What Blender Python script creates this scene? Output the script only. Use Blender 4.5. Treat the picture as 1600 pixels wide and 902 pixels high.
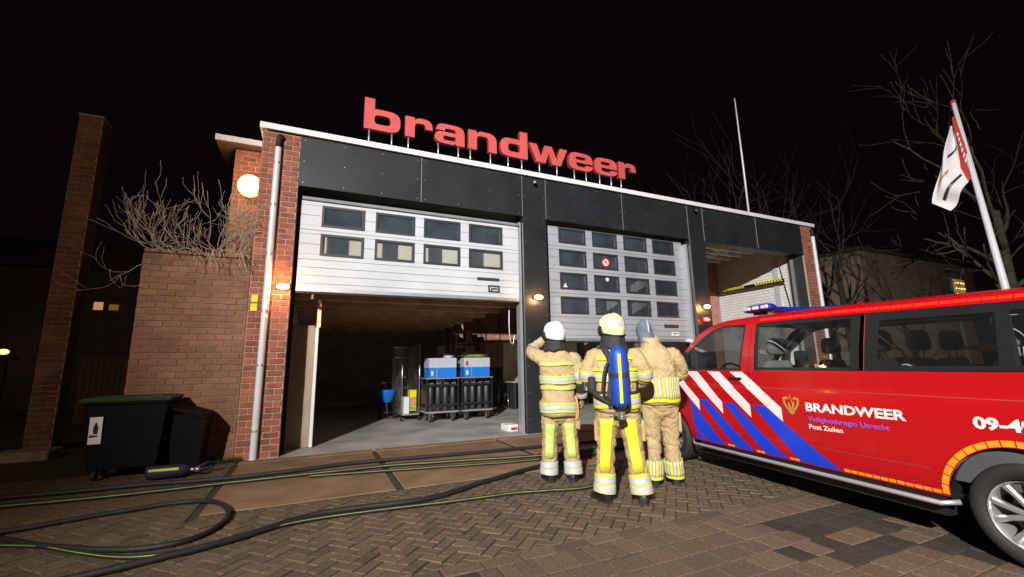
import bpy, bmesh, math, random
from mathutils import Vector, Matrix, noise
from mathutils.geometry import tessellate_polygon
random.seed(7)
for o in list(bpy.data.objects): bpy.data.objects.remove(o)
S = bpy.context.scene
COL = S.collection
R = math.radians

# ------------------------------------------------------------------ camera, sky, light
cam = bpy.data.cameras.new('camera'); camo = bpy.data.objects.new('camera', cam); COL.objects.link(camo)
cam.sensor_fit = 'HORIZONTAL'; cam.sensor_width = 36; cam.lens = 36*671/1600; cam.clip_start = .05; cam.clip_end = 600
camo.matrix_world = Matrix(((0.9120, -0.0557, -0.4064, 0), (-0.4098, -0.1680, -0.8966, 0), (-0.0184, 0.9842, -0.1761, 1.42), (0, 0, 0, 1)))
S.camera = camo
W = bpy.data.worlds.new('World'); S.world = W; W.use_nodes = True
wn = W.node_tree.nodes; wl = W.node_tree.links
bg = wn['Background']
sky = wn.new('ShaderNodeTexSky'); sky.sky_type = 'NISHITA'; sky.sun_disc = False
sky.sun_elevation = R(-6); sky.sun_rotation = R(200)
tint = wn.new('ShaderNodeMixRGB'); tint.blend_type = 'MIX'; tint.inputs[0].default_value = .97
tint.inputs[2].default_value = (.032, .013, .024, 1)          # town glow on a night sky
wl.new(sky.outputs[0], tint.inputs[1]); wl.new(tint.outputs[0], bg.inputs[0]); bg.inputs[1].default_value = .08
# the floodlight mast of the fire engine parked left behind the photographer
fl = bpy.data.lights.new('floodlight', 'SPOT'); flo = bpy.data.objects.new('floodlight', fl); COL.objects.link(flo)
fl.energy = 38500; fl.color = (1, .985, .97); fl.shadow_soft_size = .10
fl.spot_size = R(57); fl.spot_blend = .95
flo.location = (-8.7, -9.6, 9.25)
flo.rotation_euler = (Vector((7.5, 6.9, 3.2))-flo.location).to_track_quat('-Z', 'Y').to_euler()
# added fill: a wide, weak warm spot to lift the dark surroundings
wf = bpy.data.lights.new('warm_fill', 'SPOT'); wfo = bpy.data.objects.new('warm_fill', wf); COL.objects.link(wfo)
wf.energy = 3400; wf.color = (1, .66, .40); wf.shadow_soft_size = .15; wf.spot_size = R(110); wf.spot_blend = .6
wfo.location = (-9.2, -9.3, 9.25); wfo.rotation_euler = (Vector((6, 9, 3.5))-wfo.location).to_track_quat('-Z', 'Y').to_euler()
S.view_settings.view_transform = 'Standard'; S.view_settings.look = 'None'; S.view_settings.gamma = 1
S.view_settings.exposure = 0; S.view_settings.use_curve_mapping = False
S.render.engine = 'CYCLES'
S.cycles.sample_clamp_indirect = 8; S.cycles.diffuse_bounces = 7; S.cycles.max_bounces = 12

# ------------------------------------------------------------------ materials
MATS = {}
def mat(name, col, rough=.6, metal=0, var=.15, scale=6., bump=0., bscale=80., objvar=0., coat=0., emis=None, estr=0., col2=None, spec=.5, detail=4.):
    m = bpy.data.materials.new(name); m.use_nodes = True
    n = m.node_tree.nodes; l = m.node_tree.links; b = n['Principled BSDF']
    b.inputs['Roughness'].default_value = rough; b.inputs['Metallic'].default_value = metal
    b.inputs['Specular IOR Level'].default_value = spec
    if coat: b.inputs['Coat Weight'].default_value = coat; b.inputs['Coat Roughness'].default_value = .06
    geo = n.new('ShaderNodeNewGeometry')
    nz = n.new('ShaderNodeTexNoise'); nz.inputs['Scale'].default_value = scale; nz.inputs['Detail'].default_value = detail
    l.new(geo.outputs['Position'], nz.inputs['Vector'])
    mr = n.new('ShaderNodeMapRange'); mr.inputs[1].default_value = .3; mr.inputs[2].default_value = .7
    l.new(nz.outputs['Fac'], mr.inputs[0])
    mx = n.new('ShaderNodeMixRGB')
    c2 = col2 or [min(1, c*(1+var)) for c in col]
    c1 = col if col2 else [c*(1-var) for c in col]
    mx.inputs[1].default_value = (*c1, 1); mx.inputs[2].default_value = (*c2, 1)
    l.new(mr.outputs[0], mx.inputs[0]); out = mx.outputs[0]
    if objvar:
        oi = n.new('ShaderNodeObjectInfo'); hs = n.new('ShaderNodeHueSaturation')
        m2 = n.new('ShaderNodeMapRange'); m2.inputs[3].default_value = 1-objvar; m2.inputs[4].default_value = 1+objvar
        l.new(oi.outputs['Random'], m2.inputs[0]); l.new(m2.outputs[0], hs.inputs['Value']); l.new(out, hs.inputs['Color']); out = hs.outputs[0]
    l.new(out, b.inputs['Base Color'])
    if bump:
        n2 = n.new('ShaderNodeTexNoise'); n2.inputs['Scale'].default_value = bscale; n2.inputs['Detail'].default_value = 5
        l.new(geo.outputs['Position'], n2.inputs['Vector'])
        bp = n.new('ShaderNodeBump'); bp.inputs['Strength'].default_value = bump; bp.inputs['Distance'].default_value = .01
        l.new(n2.outputs['Fac'], bp.inputs['Height']); l.new(bp.outputs[0], b.inputs['Normal'])
    if emis:
        b.inputs['Emission Color'].default_value = (*emis, 1); b.inputs['Emission Strength'].default_value = estr
    MATS[name] = m
    return m
def glass(name, tint, gloss=.5, dust=None, df=0.):
    m = bpy.data.materials.new(name); m.use_nodes = True
    n = m.node_tree.nodes; l = m.node_tree.links; n.remove(n['Principled BSDF'])
    t = n.new('ShaderNodeBsdfTransparent'); t.inputs[0].default_value = (*tint, 1)
    g = n.new('ShaderNodeBsdfGlossy'); g.inputs['Roughness'].default_value = .02
    f = n.new('ShaderNodeFresnel'); f.inputs[0].default_value = 1.45
    mu = n.new('ShaderNodeMath'); mu.operation = 'MULTIPLY'; mu.inputs[1].default_value = gloss
    mx = n.new('ShaderNodeMixShader'); l.new(f.outputs[0], mu.inputs[0]); l.new(mu.outputs[0], mx.inputs[0])
    l.new(t.outputs[0], mx.inputs[1]); l.new(g.outputs[0], mx.inputs[2]); sh = mx.outputs[0]
    if dust:
        d = n.new('ShaderNodeBsdfDiffuse'); d.inputs[0].default_value = (*dust, 1); m3 = n.new('ShaderNodeMixShader'); l.new(sh, m3.inputs[1]); l.new(d.outputs[0], m3.inputs[2])
        ge = n.new('ShaderNodeNewGeometry'); dn = n.new('ShaderNodeTexNoise'); dn.inputs['Scale'].default_value = 2.2; dn.inputs['Detail'].default_value = 6; l.new(ge.outputs['Position'], dn.inputs['Vector'])
        dm = n.new('ShaderNodeMath'); dm.operation = 'MULTIPLY'; dm.inputs[1].default_value = df*2; l.new(dn.outputs['Fac'], dm.inputs[0]); l.new(dm.outputs[0], m3.inputs[0]); sh = m3.outputs[0]
    l.new(sh, n['Material Output'].inputs[0])
    MATS[name] = m
mat('brick', (.28, .088, .05), .85, var=.3, scale=5, bump=.5, bscale=60, objvar=.22)
mat('brickdim', (.46, .22, .15), .9, var=.3, scale=3, bump=.5, bscale=40)
mat('brickold', (.25, .125, .078), .9, var=.22, scale=2.2, bump=.6, bscale=50, objvar=.12)
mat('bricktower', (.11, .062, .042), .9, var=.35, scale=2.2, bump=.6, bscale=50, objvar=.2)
mat('mortar', (.42, .34, .27), .95, var=.2, scale=9, bump=.5)
mat('mortarold', (.25, .16, .11), .95, var=.3, scale=4, bump=.5)
mat('whitebrick', (.70, .70, .67), .7, var=.07, scale=4, bump=.3, bscale=50)
mat('whitemortar', (.40, .40, .39), .9, var=.1)
mat('darkbrick', (.42, .35, .29), .9, var=.3, scale=3, bump=.4)
mat('clad', (.017, .020, .023), .42, var=.22, scale=1.6, bump=.05, bscale=15, detail=8)
mat('alu', (.55, .56, .58), .4, .7, var=.08)
mat('trim', (.74, .74, .76), .45, var=.05)
mat('doorwhite', (.49, .52, .56), .45, var=.09, scale=1.3, detail=9, bump=.03, bscale=20)
mat('doorgrey', (.33, .35, .385), .45, var=.11, scale=1.3, detail=9, bump=.03, bscale=20)
mat('doorback', (.20, .21, .23), .6, var=.1)
mat('rubber', (.012, .012, .013), .7, var=.2)
mat('frame', (.03, .032, .036), .5, var=.15)
mat('pipe', (.62, .63, .66), .4, var=.06, scale=3)
mat('red', (.54, .085, .08), .5, var=.08, scale=3, bump=.03, bscale=30)
mat('redside', (.26, .03, .028), .55, var=.1)
mat('concrete', (.37, .37, .34), .55, var=.35, scale=1.3, bump=.15, bscale=40, detail=8)
mat('apron', (.185, .115, .062), .75, var=.3, scale=2.2, bump=.35, bscale=90, objvar=.05, detail=9)
mat('joint', (.03, .022, .016), .9, var=.4, scale=12, bump=.5)
mat('sand', (.024, .018, .012), .95, var=.5, scale=10, bump=.6, bscale=60)
mat('paver', (.105, .075, .043), .72, var=.45, scale=42, bump=.75, bscale=140, objvar=.22, detail=8)
mat('paverstuff', (.10, .071, .041), .72, var=.45, scale=30, bump=.75, bscale=140, detail=8)
mat('tile', (.122, .080, .050), .72, var=.42, scale=45, bump=.75, bscale=150, objvar=.18, detail=8)
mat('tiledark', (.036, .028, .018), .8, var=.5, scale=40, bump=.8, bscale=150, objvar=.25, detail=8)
mat('wood', (.45, .28, .15), .7, var=.3, scale=4, bump=.2)
mat('cabinet', (.62, .33, .29), .6, var=.1)
mat('soffit', (.13, .08, .045), .8, var=.2)
mat('cream', (.74, .66, .44), .7, var=.06)
mat('fencewood', (.06, .03, .015), .8, var=.3)
mat('board', (.34, .27, .19), .7, var=.12, scale=2)
mat('ceiling', (.05, .046, .04), .8, var=.2)
mat('steelwhite', (.85, .85, .80), .5, var=.1)
mat('steeldark', (.05, .05, .055), .45, .4, var=.2)
mat('chrome', (.62, .62, .63), .25, .9, var=.08)
mat('black', (.010, .010, .011), .5, var=.2)
mat('matblack', (.018, .018, .02), .8, var=.25, bump=.2)
mat('blue', (.006, .16, .62), .45, var=.08)
mat('tankblue', (.008, .045, .30), .5, var=.12, bump=.1, bscale=60)
mat('greybox', (.42, .45, .50), .5, var=.05)
mat('yellow', (.72, .62, .02), .55, var=.08)
mat('orangebox', (.5, .25, .05), .6, var=.2)
mat('limebag', (.36, .40, .06), .7, var=.4, scale=14, bump=.3)
mat('whiteplastic', (.72, .72, .72), .45, var=.04)
mat('signred', (.55, .02, .02), .5, var=.05)
mat('turnout', (.385, .285, .142), .85, var=.13, scale=7, bump=.35, bscale=260)
mat('turnoutdark', (.36, .26, .125), .85, var=.15, scale=7, bump=.35, bscale=260)
mat('lime', (.38, .47, .10), .6, var=.08, scale=14, bump=.1)
mat('hivis', (.50, .52, .02), .6, var=.08, scale=14, bump=.1)
mat('silver', (.42, .41, .45), .5, .1, var=.1, scale=16, bump=.1)
mat('helmetwhite', (.72, .73, .70), .28, var=.04, coat=.4)
mat('helmetyellow', (.70, .68, .34), .28, var=.05, coat=.4)
mat('beanie', (.11, .125, .18), .9, var=.2, bump=.4, bscale=200)
mat('skin', (.42, .22, .14), .55, var=.1)
mat('boot', (.012, .012, .012), .45, var=.3, bump=.15)
mat('glove', (.28, .19, .09), .8, var=.2, bump=.3)
mat('hose', (.009, .009, .009), .62, var=.4, scale=20, bump=.3, bscale=200)
mat('hosestripe', (.20, .23, .04), .5, var=.3, scale=10)
mat('paint', (.38, .0025, .006), .36, var=.03, scale=1.5, coat=.2)
mat('paintblue', (.008, .04, .52), .4, var=.04, coat=.2)
mat('paintwhite', (.70, .62, .62), .4, var=.05, coat=.2)
mat('tapeorange', (1, .27, .015), .35, var=.12, scale=30)
mat('tapered', (.80, .025, .01), .35, var=.1, scale=30)
mat('letterwhite', (.80, .66, .62), .4, var=.05)
mat('letterviolet', (.22, .10, .55), .4, var=.05)
mat('gold', (.45, .25, .06), .4, .2, var=.1)
mat('trimblack', (.012, .012, .013), .35, var=.1)
mat('lining', (.06, .061, .064), .85, var=.15)
mat('seat', (.42, .43, .45), .9, var=.2, scale=12, bump=.3)
mat('seatdark', (.04, .036, .036), .9, var=.2, bump=.2)
mat('rim', (.52, .50, .50), .3, .75, var=.06)
mat('tyre', (.014, .013, .013), .75, var=.25, bump=.2)
mat('lightbar', (.008, .02, .26), .08, var=.1, coat=.8)
mat('lens', (.55, .52, .6), .1, var=.1, coat=.6)
mat('bark', (.035, .03, .025), .9, var=.35, scale=9, bump=.5)
mat('barkmoss', (.035, .036, .016), .9, var=.4, scale=7, bump=.5)
mat('figbark', (.42, .36, .28), .85, var=.25, scale=9, bump=.3)
mat('binblack', (.0035, .004, .004), .8, var=.2, spec=.15)
mat('bingreen', (.02, .045, .014), .75, var=.3, scale=6)
mat('binred', (.010, .004, .004), .85, var=.2, spec=.15)
mat('navy', (.01, .012, .035), .7, var=.2)
mat('stone', (.18, .16, .14), .9, var=.25, bump=.4)
mat('flagwhite', (.66, .63, .64), .85, var=.05)
mat('flagred', (.42, .03, .02), .85, var=.08)
mat('housedark', (.055, .042, .035), .9, var=.2, scale=2)
mat('housebrown', (.26, .18, .13), .9, var=.2, scale=1.2)
mat('moss', (.035, .045, .012), .95, var=.5, scale=12)
mat('lamporange', (.9, .5, .25), .4, var=0, emis=(1, .50, .22), estr=22)
mat('lampglobe', (.9, .8, .5), .4, var=0, emis=(1, .70, .26), estr=2.2)
mat('lampred', (.6, .05, .04), .3, var=0, emis=(1, .06, .06), estr=9)
mat('litwindow', (.5, .3, .2), .6, var=0, emis=(1, .42, .20), estr=.5)
mat('litdim', (.3, .2, .05), .6, var=0, emis=(.8, .42, .06), estr=.16)
mat('litbulb', (.9, .6, .3), .5, var=0, emis=(1, .62, .25), estr=2.2)
glass('pane', (.92, .94, .97), 1., (.30, .37, .48), .075)
glass('vanglass', (.92, .96, .95), .8, (.5, .5, .5), .012)
glass('vanglassdark', (.42, .45, .45), .8)

# ------------------------------------------------------------------ helpers
def thing(name, label, cat, loc=(0, 0, 0), rotz=0., group=None, local=False):
    o = bpy.data.objects.new(name, None); COL.objects.link(o)
    o.location = loc; o.rotation_euler = (0, 0, rotz); o.empty_display_size = .2
    o['label'] = label; o['category'] = cat
    if group: o['group'] = group
    LOCAL[o.name] = local
    return o
LOCAL = {}
def attach(o, parent):
    o.parent = parent
    if parent.type == 'EMPTY' and not LOCAL.get(parent.name):
        o.matrix_parent_inverse = parent.matrix_basis.inverted()
def tag(o, label, cat, group=None):
    o['label'] = label; o['category'] = cat
    if group: o['group'] = group
    return o
class MB:
    def __init__(s): s.v = []; s.f = []; s.m = []
    def add(s, vs, fs, mi=0):
        b = len(s.v); s.v += [tuple(p) for p in vs]; s.f += [tuple(i+b for i in f) for f in fs]; s.m += [mi]*len(fs); return s
    def box(s, x0, y0, z0, x1, y1, z1, mi=0, M=None):
        vs = [Vector(p) for p in ((x0, y0, z0), (x1, y0, z0), (x1, y1, z0), (x0, y1, z0), (x0, y0, z1), (x1, y0, z1), (x1, y1, z1), (x0, y1, z1))]
        if M: vs = [M @ p for p in vs]
        return s.add(vs, [(3, 2, 1, 0), (4, 5, 6, 7), (0, 1, 5, 4), (1, 2, 6, 5), (2, 3, 7, 6), (3, 0, 4, 7)], mi)
    def rbox(s, x0, y0, z0, x1, y1, z1, c=.006, mi=0, M=None):
        # box with chamfered vertical and top edges
        def ring(i, z): return [(x0+i, y0+i+c, z), (x0+i+c, y0+i, z), (x1-i-c, y0+i, z), (x1-i, y0+i+c, z), (x1-i, y1-i-c, z), (x1-i-c, y1-i, z), (x0+i+c, y1-i, z), (x0+i, y1-i-c, z)]
        rs = [ring(c, z0), ring(0, z0+c), ring(0, z1-c), ring(c, z1)]
        vs = [Vector(p) for r in rs for p in r]
        if M: vs = [M @ p for p in vs]
        fs = [(7, 6, 5, 4, 3, 2, 1, 0), tuple(range(24, 32))]
        for k in range(3):
            for i in range(8): j = (i+1) % 8; fs.append((k*8+i, k*8+j, k*8+8+j, k*8+8+i))
        return s.add(vs, fs, mi)
    def loft(s, rings, mi=0, cap=True, closed=True):
        n = len(rings[0]); vs = [p for r in rings for p in r]; fs = []
        for k in range(len(rings)-1):
            for i in range(n if closed else n-1):
                j = (i+1) % n; fs.append((k*n+i, k*n+j, k*n+n+j, k*n+n+i))
        if cap and closed: fs.append(tuple(reversed(range(n)))); fs.append(tuple(range((len(rings)-1)*n, len(rings)*n)))
        return s.add(vs, fs, mi)
    def tube(s, pts, rad, n=8, mi=0, cap=True, stripe=None):
        rings = tube_rings(pts, rad, n)
        b = len(s.f); s.loft(rings, mi, cap)
        if stripe is not None:
            for k in range(len(rings)-1):
                for q in stripe[0]: s.m[b+k*n+q] = stripe[1]
        return s
    def cyl(s, p, q, r, n=16, mi=0, r2=None): return s.tube([p, q], [r, r if r2 is None else r2], n, mi)
    def ball(s, c, rx, ry=None, rz=None, n=16, m=10, mi=0, M=None):
        ry = ry or rx; rz = rz or rx; rings = []
        for k in range(m+1):
            t = math.pi*(k+.02)/(m+.04)-math.pi/2
            ring = [Vector((rx*math.cos(t)*math.cos(a), ry*math.cos(t)*math.sin(a), rz*math.sin(t))) for a in [2*math.pi*i/n for i in range(n)]]
            rings.append([Vector(c)+((M @ p) if M else p) for p in ring])
        return s.loft(rings, mi)
    def prism(s, loops, fn, thick, mi=0, mside=None):
        # filled outline with holes, fn(u, v, w) -> point; w = 0 front, thick back
        tris = tessellate_polygon([[Vector((p[0], p[1], 0)) for p in lp] for lp in loops])
        flat = [p for lp in loops for p in lp]
        s.add([fn(p[0], p[1], 0) for p in flat], [tuple(t) for t in tris], mi)
        if thick:
            s.add([fn(p[0], p[1], thick) for p in flat], [tuple(reversed(t)) for t in tris], mi)
            for lp in loops:
                n = len(lp); s.add([fn(p[0], p[1], 0) for p in lp]+[fn(p[0], p[1], thick) for p in lp], [(i, (i+1) % n, n+(i+1) % n, n+i) for i in range(n)], mi if mside is None else mside)
        return s
    def build(s, name, mats, parent=None, smooth=False, stuff=False, structure=False, fixn=True):
        me = bpy.data.meshes.new(name); me.from_pydata(s.v, [], s.f)
        if isinstance(mats, str): mats = [mats]
        for m in mats: me.materials.append(MATS[m])
        if len(mats) > 1: me.polygons.foreach_set('material_index', s.m)
        if fixn:
            bm = bmesh.new(); bm.from_mesh(me); bmesh.ops.recalc_face_normals(bm, faces=bm.faces); bm.to_mesh(me); bm.free()
        if smooth: me.polygons.foreach_set('use_smooth', [True]*len(me.polygons)); 
        me.update()
        o = bpy.data.objects.new(name, me); COL.objects.link(o)
        if smooth == 'auto':
            me.set_sharp_from_angle(angle=R(38))
        if parent: attach(o, parent)
        if stuff: o['kind'] = 'stuff'
        if structure: o['kind'] = 'structure'
        return o
def tube_rings(pts, rad, n, squash=None):
    pts = [Vector(p) for p in pts]
    if not hasattr(rad, '__len__'): rad = [rad]*len(pts)
    rings = []; ref = None
    for i, p in enumerate(pts):
        t = (pts[min(i+1, len(pts)-1)]-pts[max(i-1, 0)]).normalized()
        if ref is None:
            ref = t.orthogonal() if abs(t.z) > .95 else Vector((0, 0, 1))
        a = (ref-t*ref.dot(t)).normalized(); b = t.cross(a); ref = a
        rings.append([p+(a*math.cos(q)+b*math.sin(q))*rad[i] for q in [2*math.pi*k/n for k in range(n)]])
    return rings
def smooth_path(pts, sub=6):
    pts = [Vector(p) for p in pts]; out = []
    for i in range(len(pts)-1):
        a = pts[max(i-1, 0)]; b = pts[i]; c = pts[i+1]; d = pts[min(i+2, len(pts)-1)]
        for k in range(sub):
            t = k/sub; out.append(.5*((2*b)+(c-a)*t+(2*a-5*b+4*c-d)*t*t+(3*b-a-3*c+d)*t**3))
    out.append(pts[-1]); return out
def lerp_tab(tab, x):
    if x <= tab[0][0]: return tab[0][1]
    for (a, b), (c, d) in zip(tab, tab[1:]):
        if x <= c: return b+(d-b)*(x-a)/(c-a)
    return tab[-1][1]
def share(mesh_obj, name, loc, parent, rot=None):
    o = bpy.data.objects.new(name, mesh_obj.data if hasattr(mesh_obj, 'data') else mesh_obj); COL.objects.link(o)
    o.location = loc
    if rot: o.rotation_euler = rot
    if parent: attach(o, parent)
    return o
def brick_mesh(L, H, D, m, c=.006):
    b = MB(); b.rbox(-L/2, -D, -H/2, L/2, 0, H/2, c); me = bpy.data.meshes.new('brick'); me.from_pydata(b.v, [], b.f); me.materials.append(MATS[m]); me.update(); return me
BL, BH = .24, .10
def brick_face(parent, p0, ux, width, z0, z1, out, m, asobj=True, proud=.012, joint=.013, skip=None, zmin=-9):
    """running-bond bricks on the plane through p0 along ux; out = outward normal"""
    ux = Vector(ux); out = Vector(out); rot = math.atan2(ux.y, ux.x)
    cache = {}; mb = MB(); k = 0; z = z0; cnt = 0
    while z < z1-.02:
        h = min(BH, z1-z); x = -(BL/2 if k % 2 else 0.)
        while x < width-.01:
            a = max(x, 0); b = min(x+BL, width); L = b-a-joint
            if L > .03 and h > .04 and not (skip and skip((a+b)/2, z+h/2)):
                c = Vector(p0)+ux*((a+b)/2)+Vector((0, 0, z+h/2))+out*(proud+random.uniform(-.0025, .0025))
                key = (round(L, 3), round(h, 3))
                if asobj and z >= zmin:
                    if key not in cache: cache[key] = brick_mesh(L, h-joint, .05, m)
                    o = bpy.data.objects.new('brick', cache[key]); COL.objects.link(o); o.location = c
                    # mesh faces -Y is the back (-D..0): front face at y=0 -> turn so +Y looks outward
                    o.rotation_euler = (0, random.uniform(-.004, .004), math.atan2(out.y, out.x)-math.pi/2)
                    attach(o, parent); cnt += 1
                else:
                    M = Matrix.Translation(c) @ Matrix.Rotation(math.atan2(out.y, out.x)-math.pi/2, 4, 'Z')
                    mb.box(-L/2, -.05, -(h-joint)/2, L/2, 0, (h-joint)/2, 0, M)
            x += BL
        z += BH; k += 1
    if mb.v: mb.build('brickwork', m, parent, stuff=True, fixn=False)
# ------------------------------------------------------------------ ground and paving
g = MB(); g.add([(-150, -120, -.010), (220, -120, -.010), (220, 200, -.010), (-150, 200, -.010)], [(0, 1, 2, 3)]); ground = g.build('ground', 'sand', structure=True)
def clip(poly, a, b, c):      # keep a*x+b*y<=c
    out = []
    for i in range(len(poly)):
        p = poly[i]; q = poly[(i+1) % len(poly)]; dp = a*p[0]+b*p[1]-c; dq = a*q[0]+b*q[1]-c
        if dp <= 0: out.append(p)
        if dp*dq < 0: t = dp/(dp-dq); out.append((p[0]+(q[0]-p[0])*t, p[1]+(q[1]-p[1])*t))
    return out
def shrink(poly, j):
    cx = sum(p[0] for p in poly)/len(poly); cy = sum(p[1] for p in poly)/len(poly); out = []
    n = len(poly)
    for i in range(n):
        p = Vector(poly[i]); a = (p-Vector(poly[i-1])); b = (Vector(poly[(i+1) % n])-p)
        if a.length < 1e-4 or b.length < 1e-4: out.append(tuple(p)); continue
        na = Vector((-a.y, a.x)).normalized(); nb = Vector((-b.y, b.x)).normalized()
        m = (na+nb); m = m/max(.5, m.length_squared)*2
        out.append((p.x+m.x*j, p.y+m.y*j))
    return out
def area(poly): return abs(sum(poly[i-1][0]*poly[i][1]-poly[i][0]*poly[i-1][1] for i in range(len(poly))))/2
def paver_verts(poly, z, h=.06, c=.0035):
    a = shrink(poly, .0065); b = shrink(poly, .0065+c)
    tx, ty = random.gauss(0, .006), random.gauss(0, .006)
    cx = sum(p[0] for p in a)/len(a); cy = sum(p[1] for p in a)/len(a)
    def zz(p): return z+(p[0]-cx)*tx+(p[1]-cy)*ty
    n = len(a)
    vs = [(p[0], p[1], z-h) for p in a]+[(p[0], p[1], zz(p)-c*.8) for p in a]+[(p[0], p[1], zz(p)) for p in b]
    fs = [tuple(range(2*n, 3*n))]
    for k in (0, 1):
        for i in range(n): j = (i+1) % n; fs.append((k*n+i, k*n+j, k*n+n+j, k*n+n+i))
    return vs, fs
camM = camo.matrix_world.inverted()
def px(p):
    c = camM @ Vector(p)
    if c.z > -.1: return None
    return (800+671*c.x/-c.z, 451-671*c.y/-c.z)
def shown(poly):
    pr = [px((p[0], p[1], 0)) for p in poly]
    if any(q is None for q in pr): return 0
    cx = sum(q[0] for q in pr)/len(pr); cy = sum(q[1] for q in pr)/len(pr)
    if not (0 < cx < 1600 and cy < 905): return 0
    return area(pr)
pieces = []
w = .107; s2 = math.sqrt(.5)
def place(q): return (1.0+(q[0]-q[1])*s2, 3.3+(q[0]+q[1])*s2)
for i in range(-90, 90):
    for m in range(-30, 30):
        for (x0, y0, x1, y1) in ((0, 0, 2, 1), (2, -1, 3, 1)):
            a = i+4*m; b = i
            poly = [place(((a+x)*w, (b+y)*w)) for x, y in ((x0, y0), (x1, y0), (x1, y1), (x0, y1))]
            cx = sum(p[0] for p in poly)/4; cy = sum(p[1] for p in poly)/4
            if not (-6 < cx < 9 and 3.2 < cy < 8.4): continue
            poly = clip(poly, 0, -1, -3.295)
            if not poly: continue
            if cx < -1.06 and cy > 5.35: poly = clip(clip(poly, 1, 0, -1.06), 0, 1, 8.32)
            else: poly = clip(poly, 0, 1, 5.47)
            if len(poly) >= 3 and area(poly) > .0015: pieces.append(poly)
random.seed(11)
pieces.sort(key=lambda p: -shown(p))
mb = MB()
for k, poly in enumerate(pieces):
    vs, fs = paver_verts(poly, random.gauss(0, .0022))
    if k < 300:
        b = MB(); b.add(vs, fs); b.build('paving_brick', 'paver', ground, fixn=False)
    else: mb.add(vs, fs)
mb.build('paving_bricks_far', 'paverstuff', ground, stuff=True, fixn=False)
def rect(x0, y0, x1, y1): return [(x0, y0), (x1, y0), (x1, y1), (x0, y1)]
x = -4.
while x < 7:
    b = MB(); b.add(*paver_verts(rect(x, 3.15, x+.305, 3.29), random.gauss(0, .002)))
    if shown(rect(x, 3.15, x+.3, 3.29)) > 20: b.build('edging_brick', 'paver', ground, fixn=False)
    x += .305
x = -3.
while x < 7:
    p = rect(x, 2.885, x+.142, 3.145)
    if shown(p) > 20:
        b = MB(); b.add(*paver_verts(p, random.gauss(0, .002))); b.build('edging_brick', 'tile', ground, fixn=False)
    x += .142
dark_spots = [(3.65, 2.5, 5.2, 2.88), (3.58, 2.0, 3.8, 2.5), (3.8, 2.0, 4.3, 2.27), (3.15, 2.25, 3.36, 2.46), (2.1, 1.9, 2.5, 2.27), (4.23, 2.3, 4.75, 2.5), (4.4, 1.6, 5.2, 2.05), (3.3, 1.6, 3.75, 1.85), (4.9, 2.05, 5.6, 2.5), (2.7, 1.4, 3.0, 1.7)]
tm = MB(); tl = []
for r in range(10):
    y1 = 2.878-.2125*r; y0 = y1-.2125; x = -.5+(r % 2)*.155
    while x < 7.5:
        wd = .212 if x > 3.0 else .312
        tl.append(rect(x, y0, x+wd, y1)); x += wd
tl.sort(key=lambda p: -shown(p))
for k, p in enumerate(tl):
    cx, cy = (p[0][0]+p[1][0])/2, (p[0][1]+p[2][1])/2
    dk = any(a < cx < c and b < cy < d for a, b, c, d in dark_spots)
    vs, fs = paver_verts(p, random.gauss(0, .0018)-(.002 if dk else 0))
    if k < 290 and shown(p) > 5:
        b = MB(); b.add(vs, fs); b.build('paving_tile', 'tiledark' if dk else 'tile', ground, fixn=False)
    else: tm.add(vs, fs)
tm.build('paving_tiles_far', 'tile', ground, stuff=True, fixn=False)
# concrete apron slabs with dirty joints
xs = [-1.03, 1.0, 3.28, 5.6, 7.9, 10.2, 12.5, 14.8]
apron = MB().box(-1.05, 5.5, -.045, 14.9, 8.2, -.006).build('apron_bed', 'joint', structure=True)
for a, b in zip(xs, xs[1:]):
    mb = MB(); mb.rbox(a+.045, 5.5, -.04, b-.045, 8.04, .004, .008); mb.build('concrete_slab', 'apron', apron)
    MB().rbox(a+.02, 8.06, -.04, b-.02, 8.22, .016, .006).build('threshold_slab', 'apron', apron)
MB().box(-1.0, 8.235, -.04, 14.1, 8.27, .010).build('threshold_rail', 'alu', apron)
mb = MB(); mb.box(-.9, 8.28, -.04, 14.2, 18.7, .006); mb.build('floor', 'concrete', structure=True)

# ------------------------------------------------------------------ fire station
FS = thing('fire_station', 'low brick fire station with black cladding band and three vehicle bays', 'building', (6.8, 8.4, 0))
def part(name, m, *boxes, parent=None, **kw):
    b = MB()
    for q in boxes: b.box(*q)
    return b.build(name, m, parent or FS, **kw)
def rpart(name, m, *boxes, c=.006, parent=None, **kw):
    b = MB()
    for q in boxes: b.rbox(*q, c)
    return b.build(name, m, parent or FS, **kw)
# corner piers (mortar core, bricks are pieces of their own)
pl = part('brick_pier', 'mortar', (-1.10, 8.385, 0, -.49, 8.92, 5.72))
brick_face(pl, (-1.10, 8.385, 0), (1, 0, 0), .61, .01, 5.72, (0, -1, 0), 'brick')
brick_face(pl, (-1.10, 8.92, 0), (0, -1, 0), .53, .01, 5.72, (-1, 0, 0), 'brick', asobj=False)
brick_face(pl, (-.49, 8.385, 0), (0, 1, 0), .4, .01, 5.72, (1, 0, 0), 'brick', asobj=False)
pr = part('brick_pier', 'mortar', (14.16, 8.385, 0, 14.74, 8.92, 5.72))
brick_face(pr, (14.16, 8.385, 0), (1, 0, 0), .58, .01, 5.72, (0, -1, 0), 'brick', zmin=2.8)
brick_face(pr, (14.74, 8.385, 0), (0, 1, 0), .5, .01, 5.72, (1, 0, 0), 'brick', asobj=False)
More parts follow.
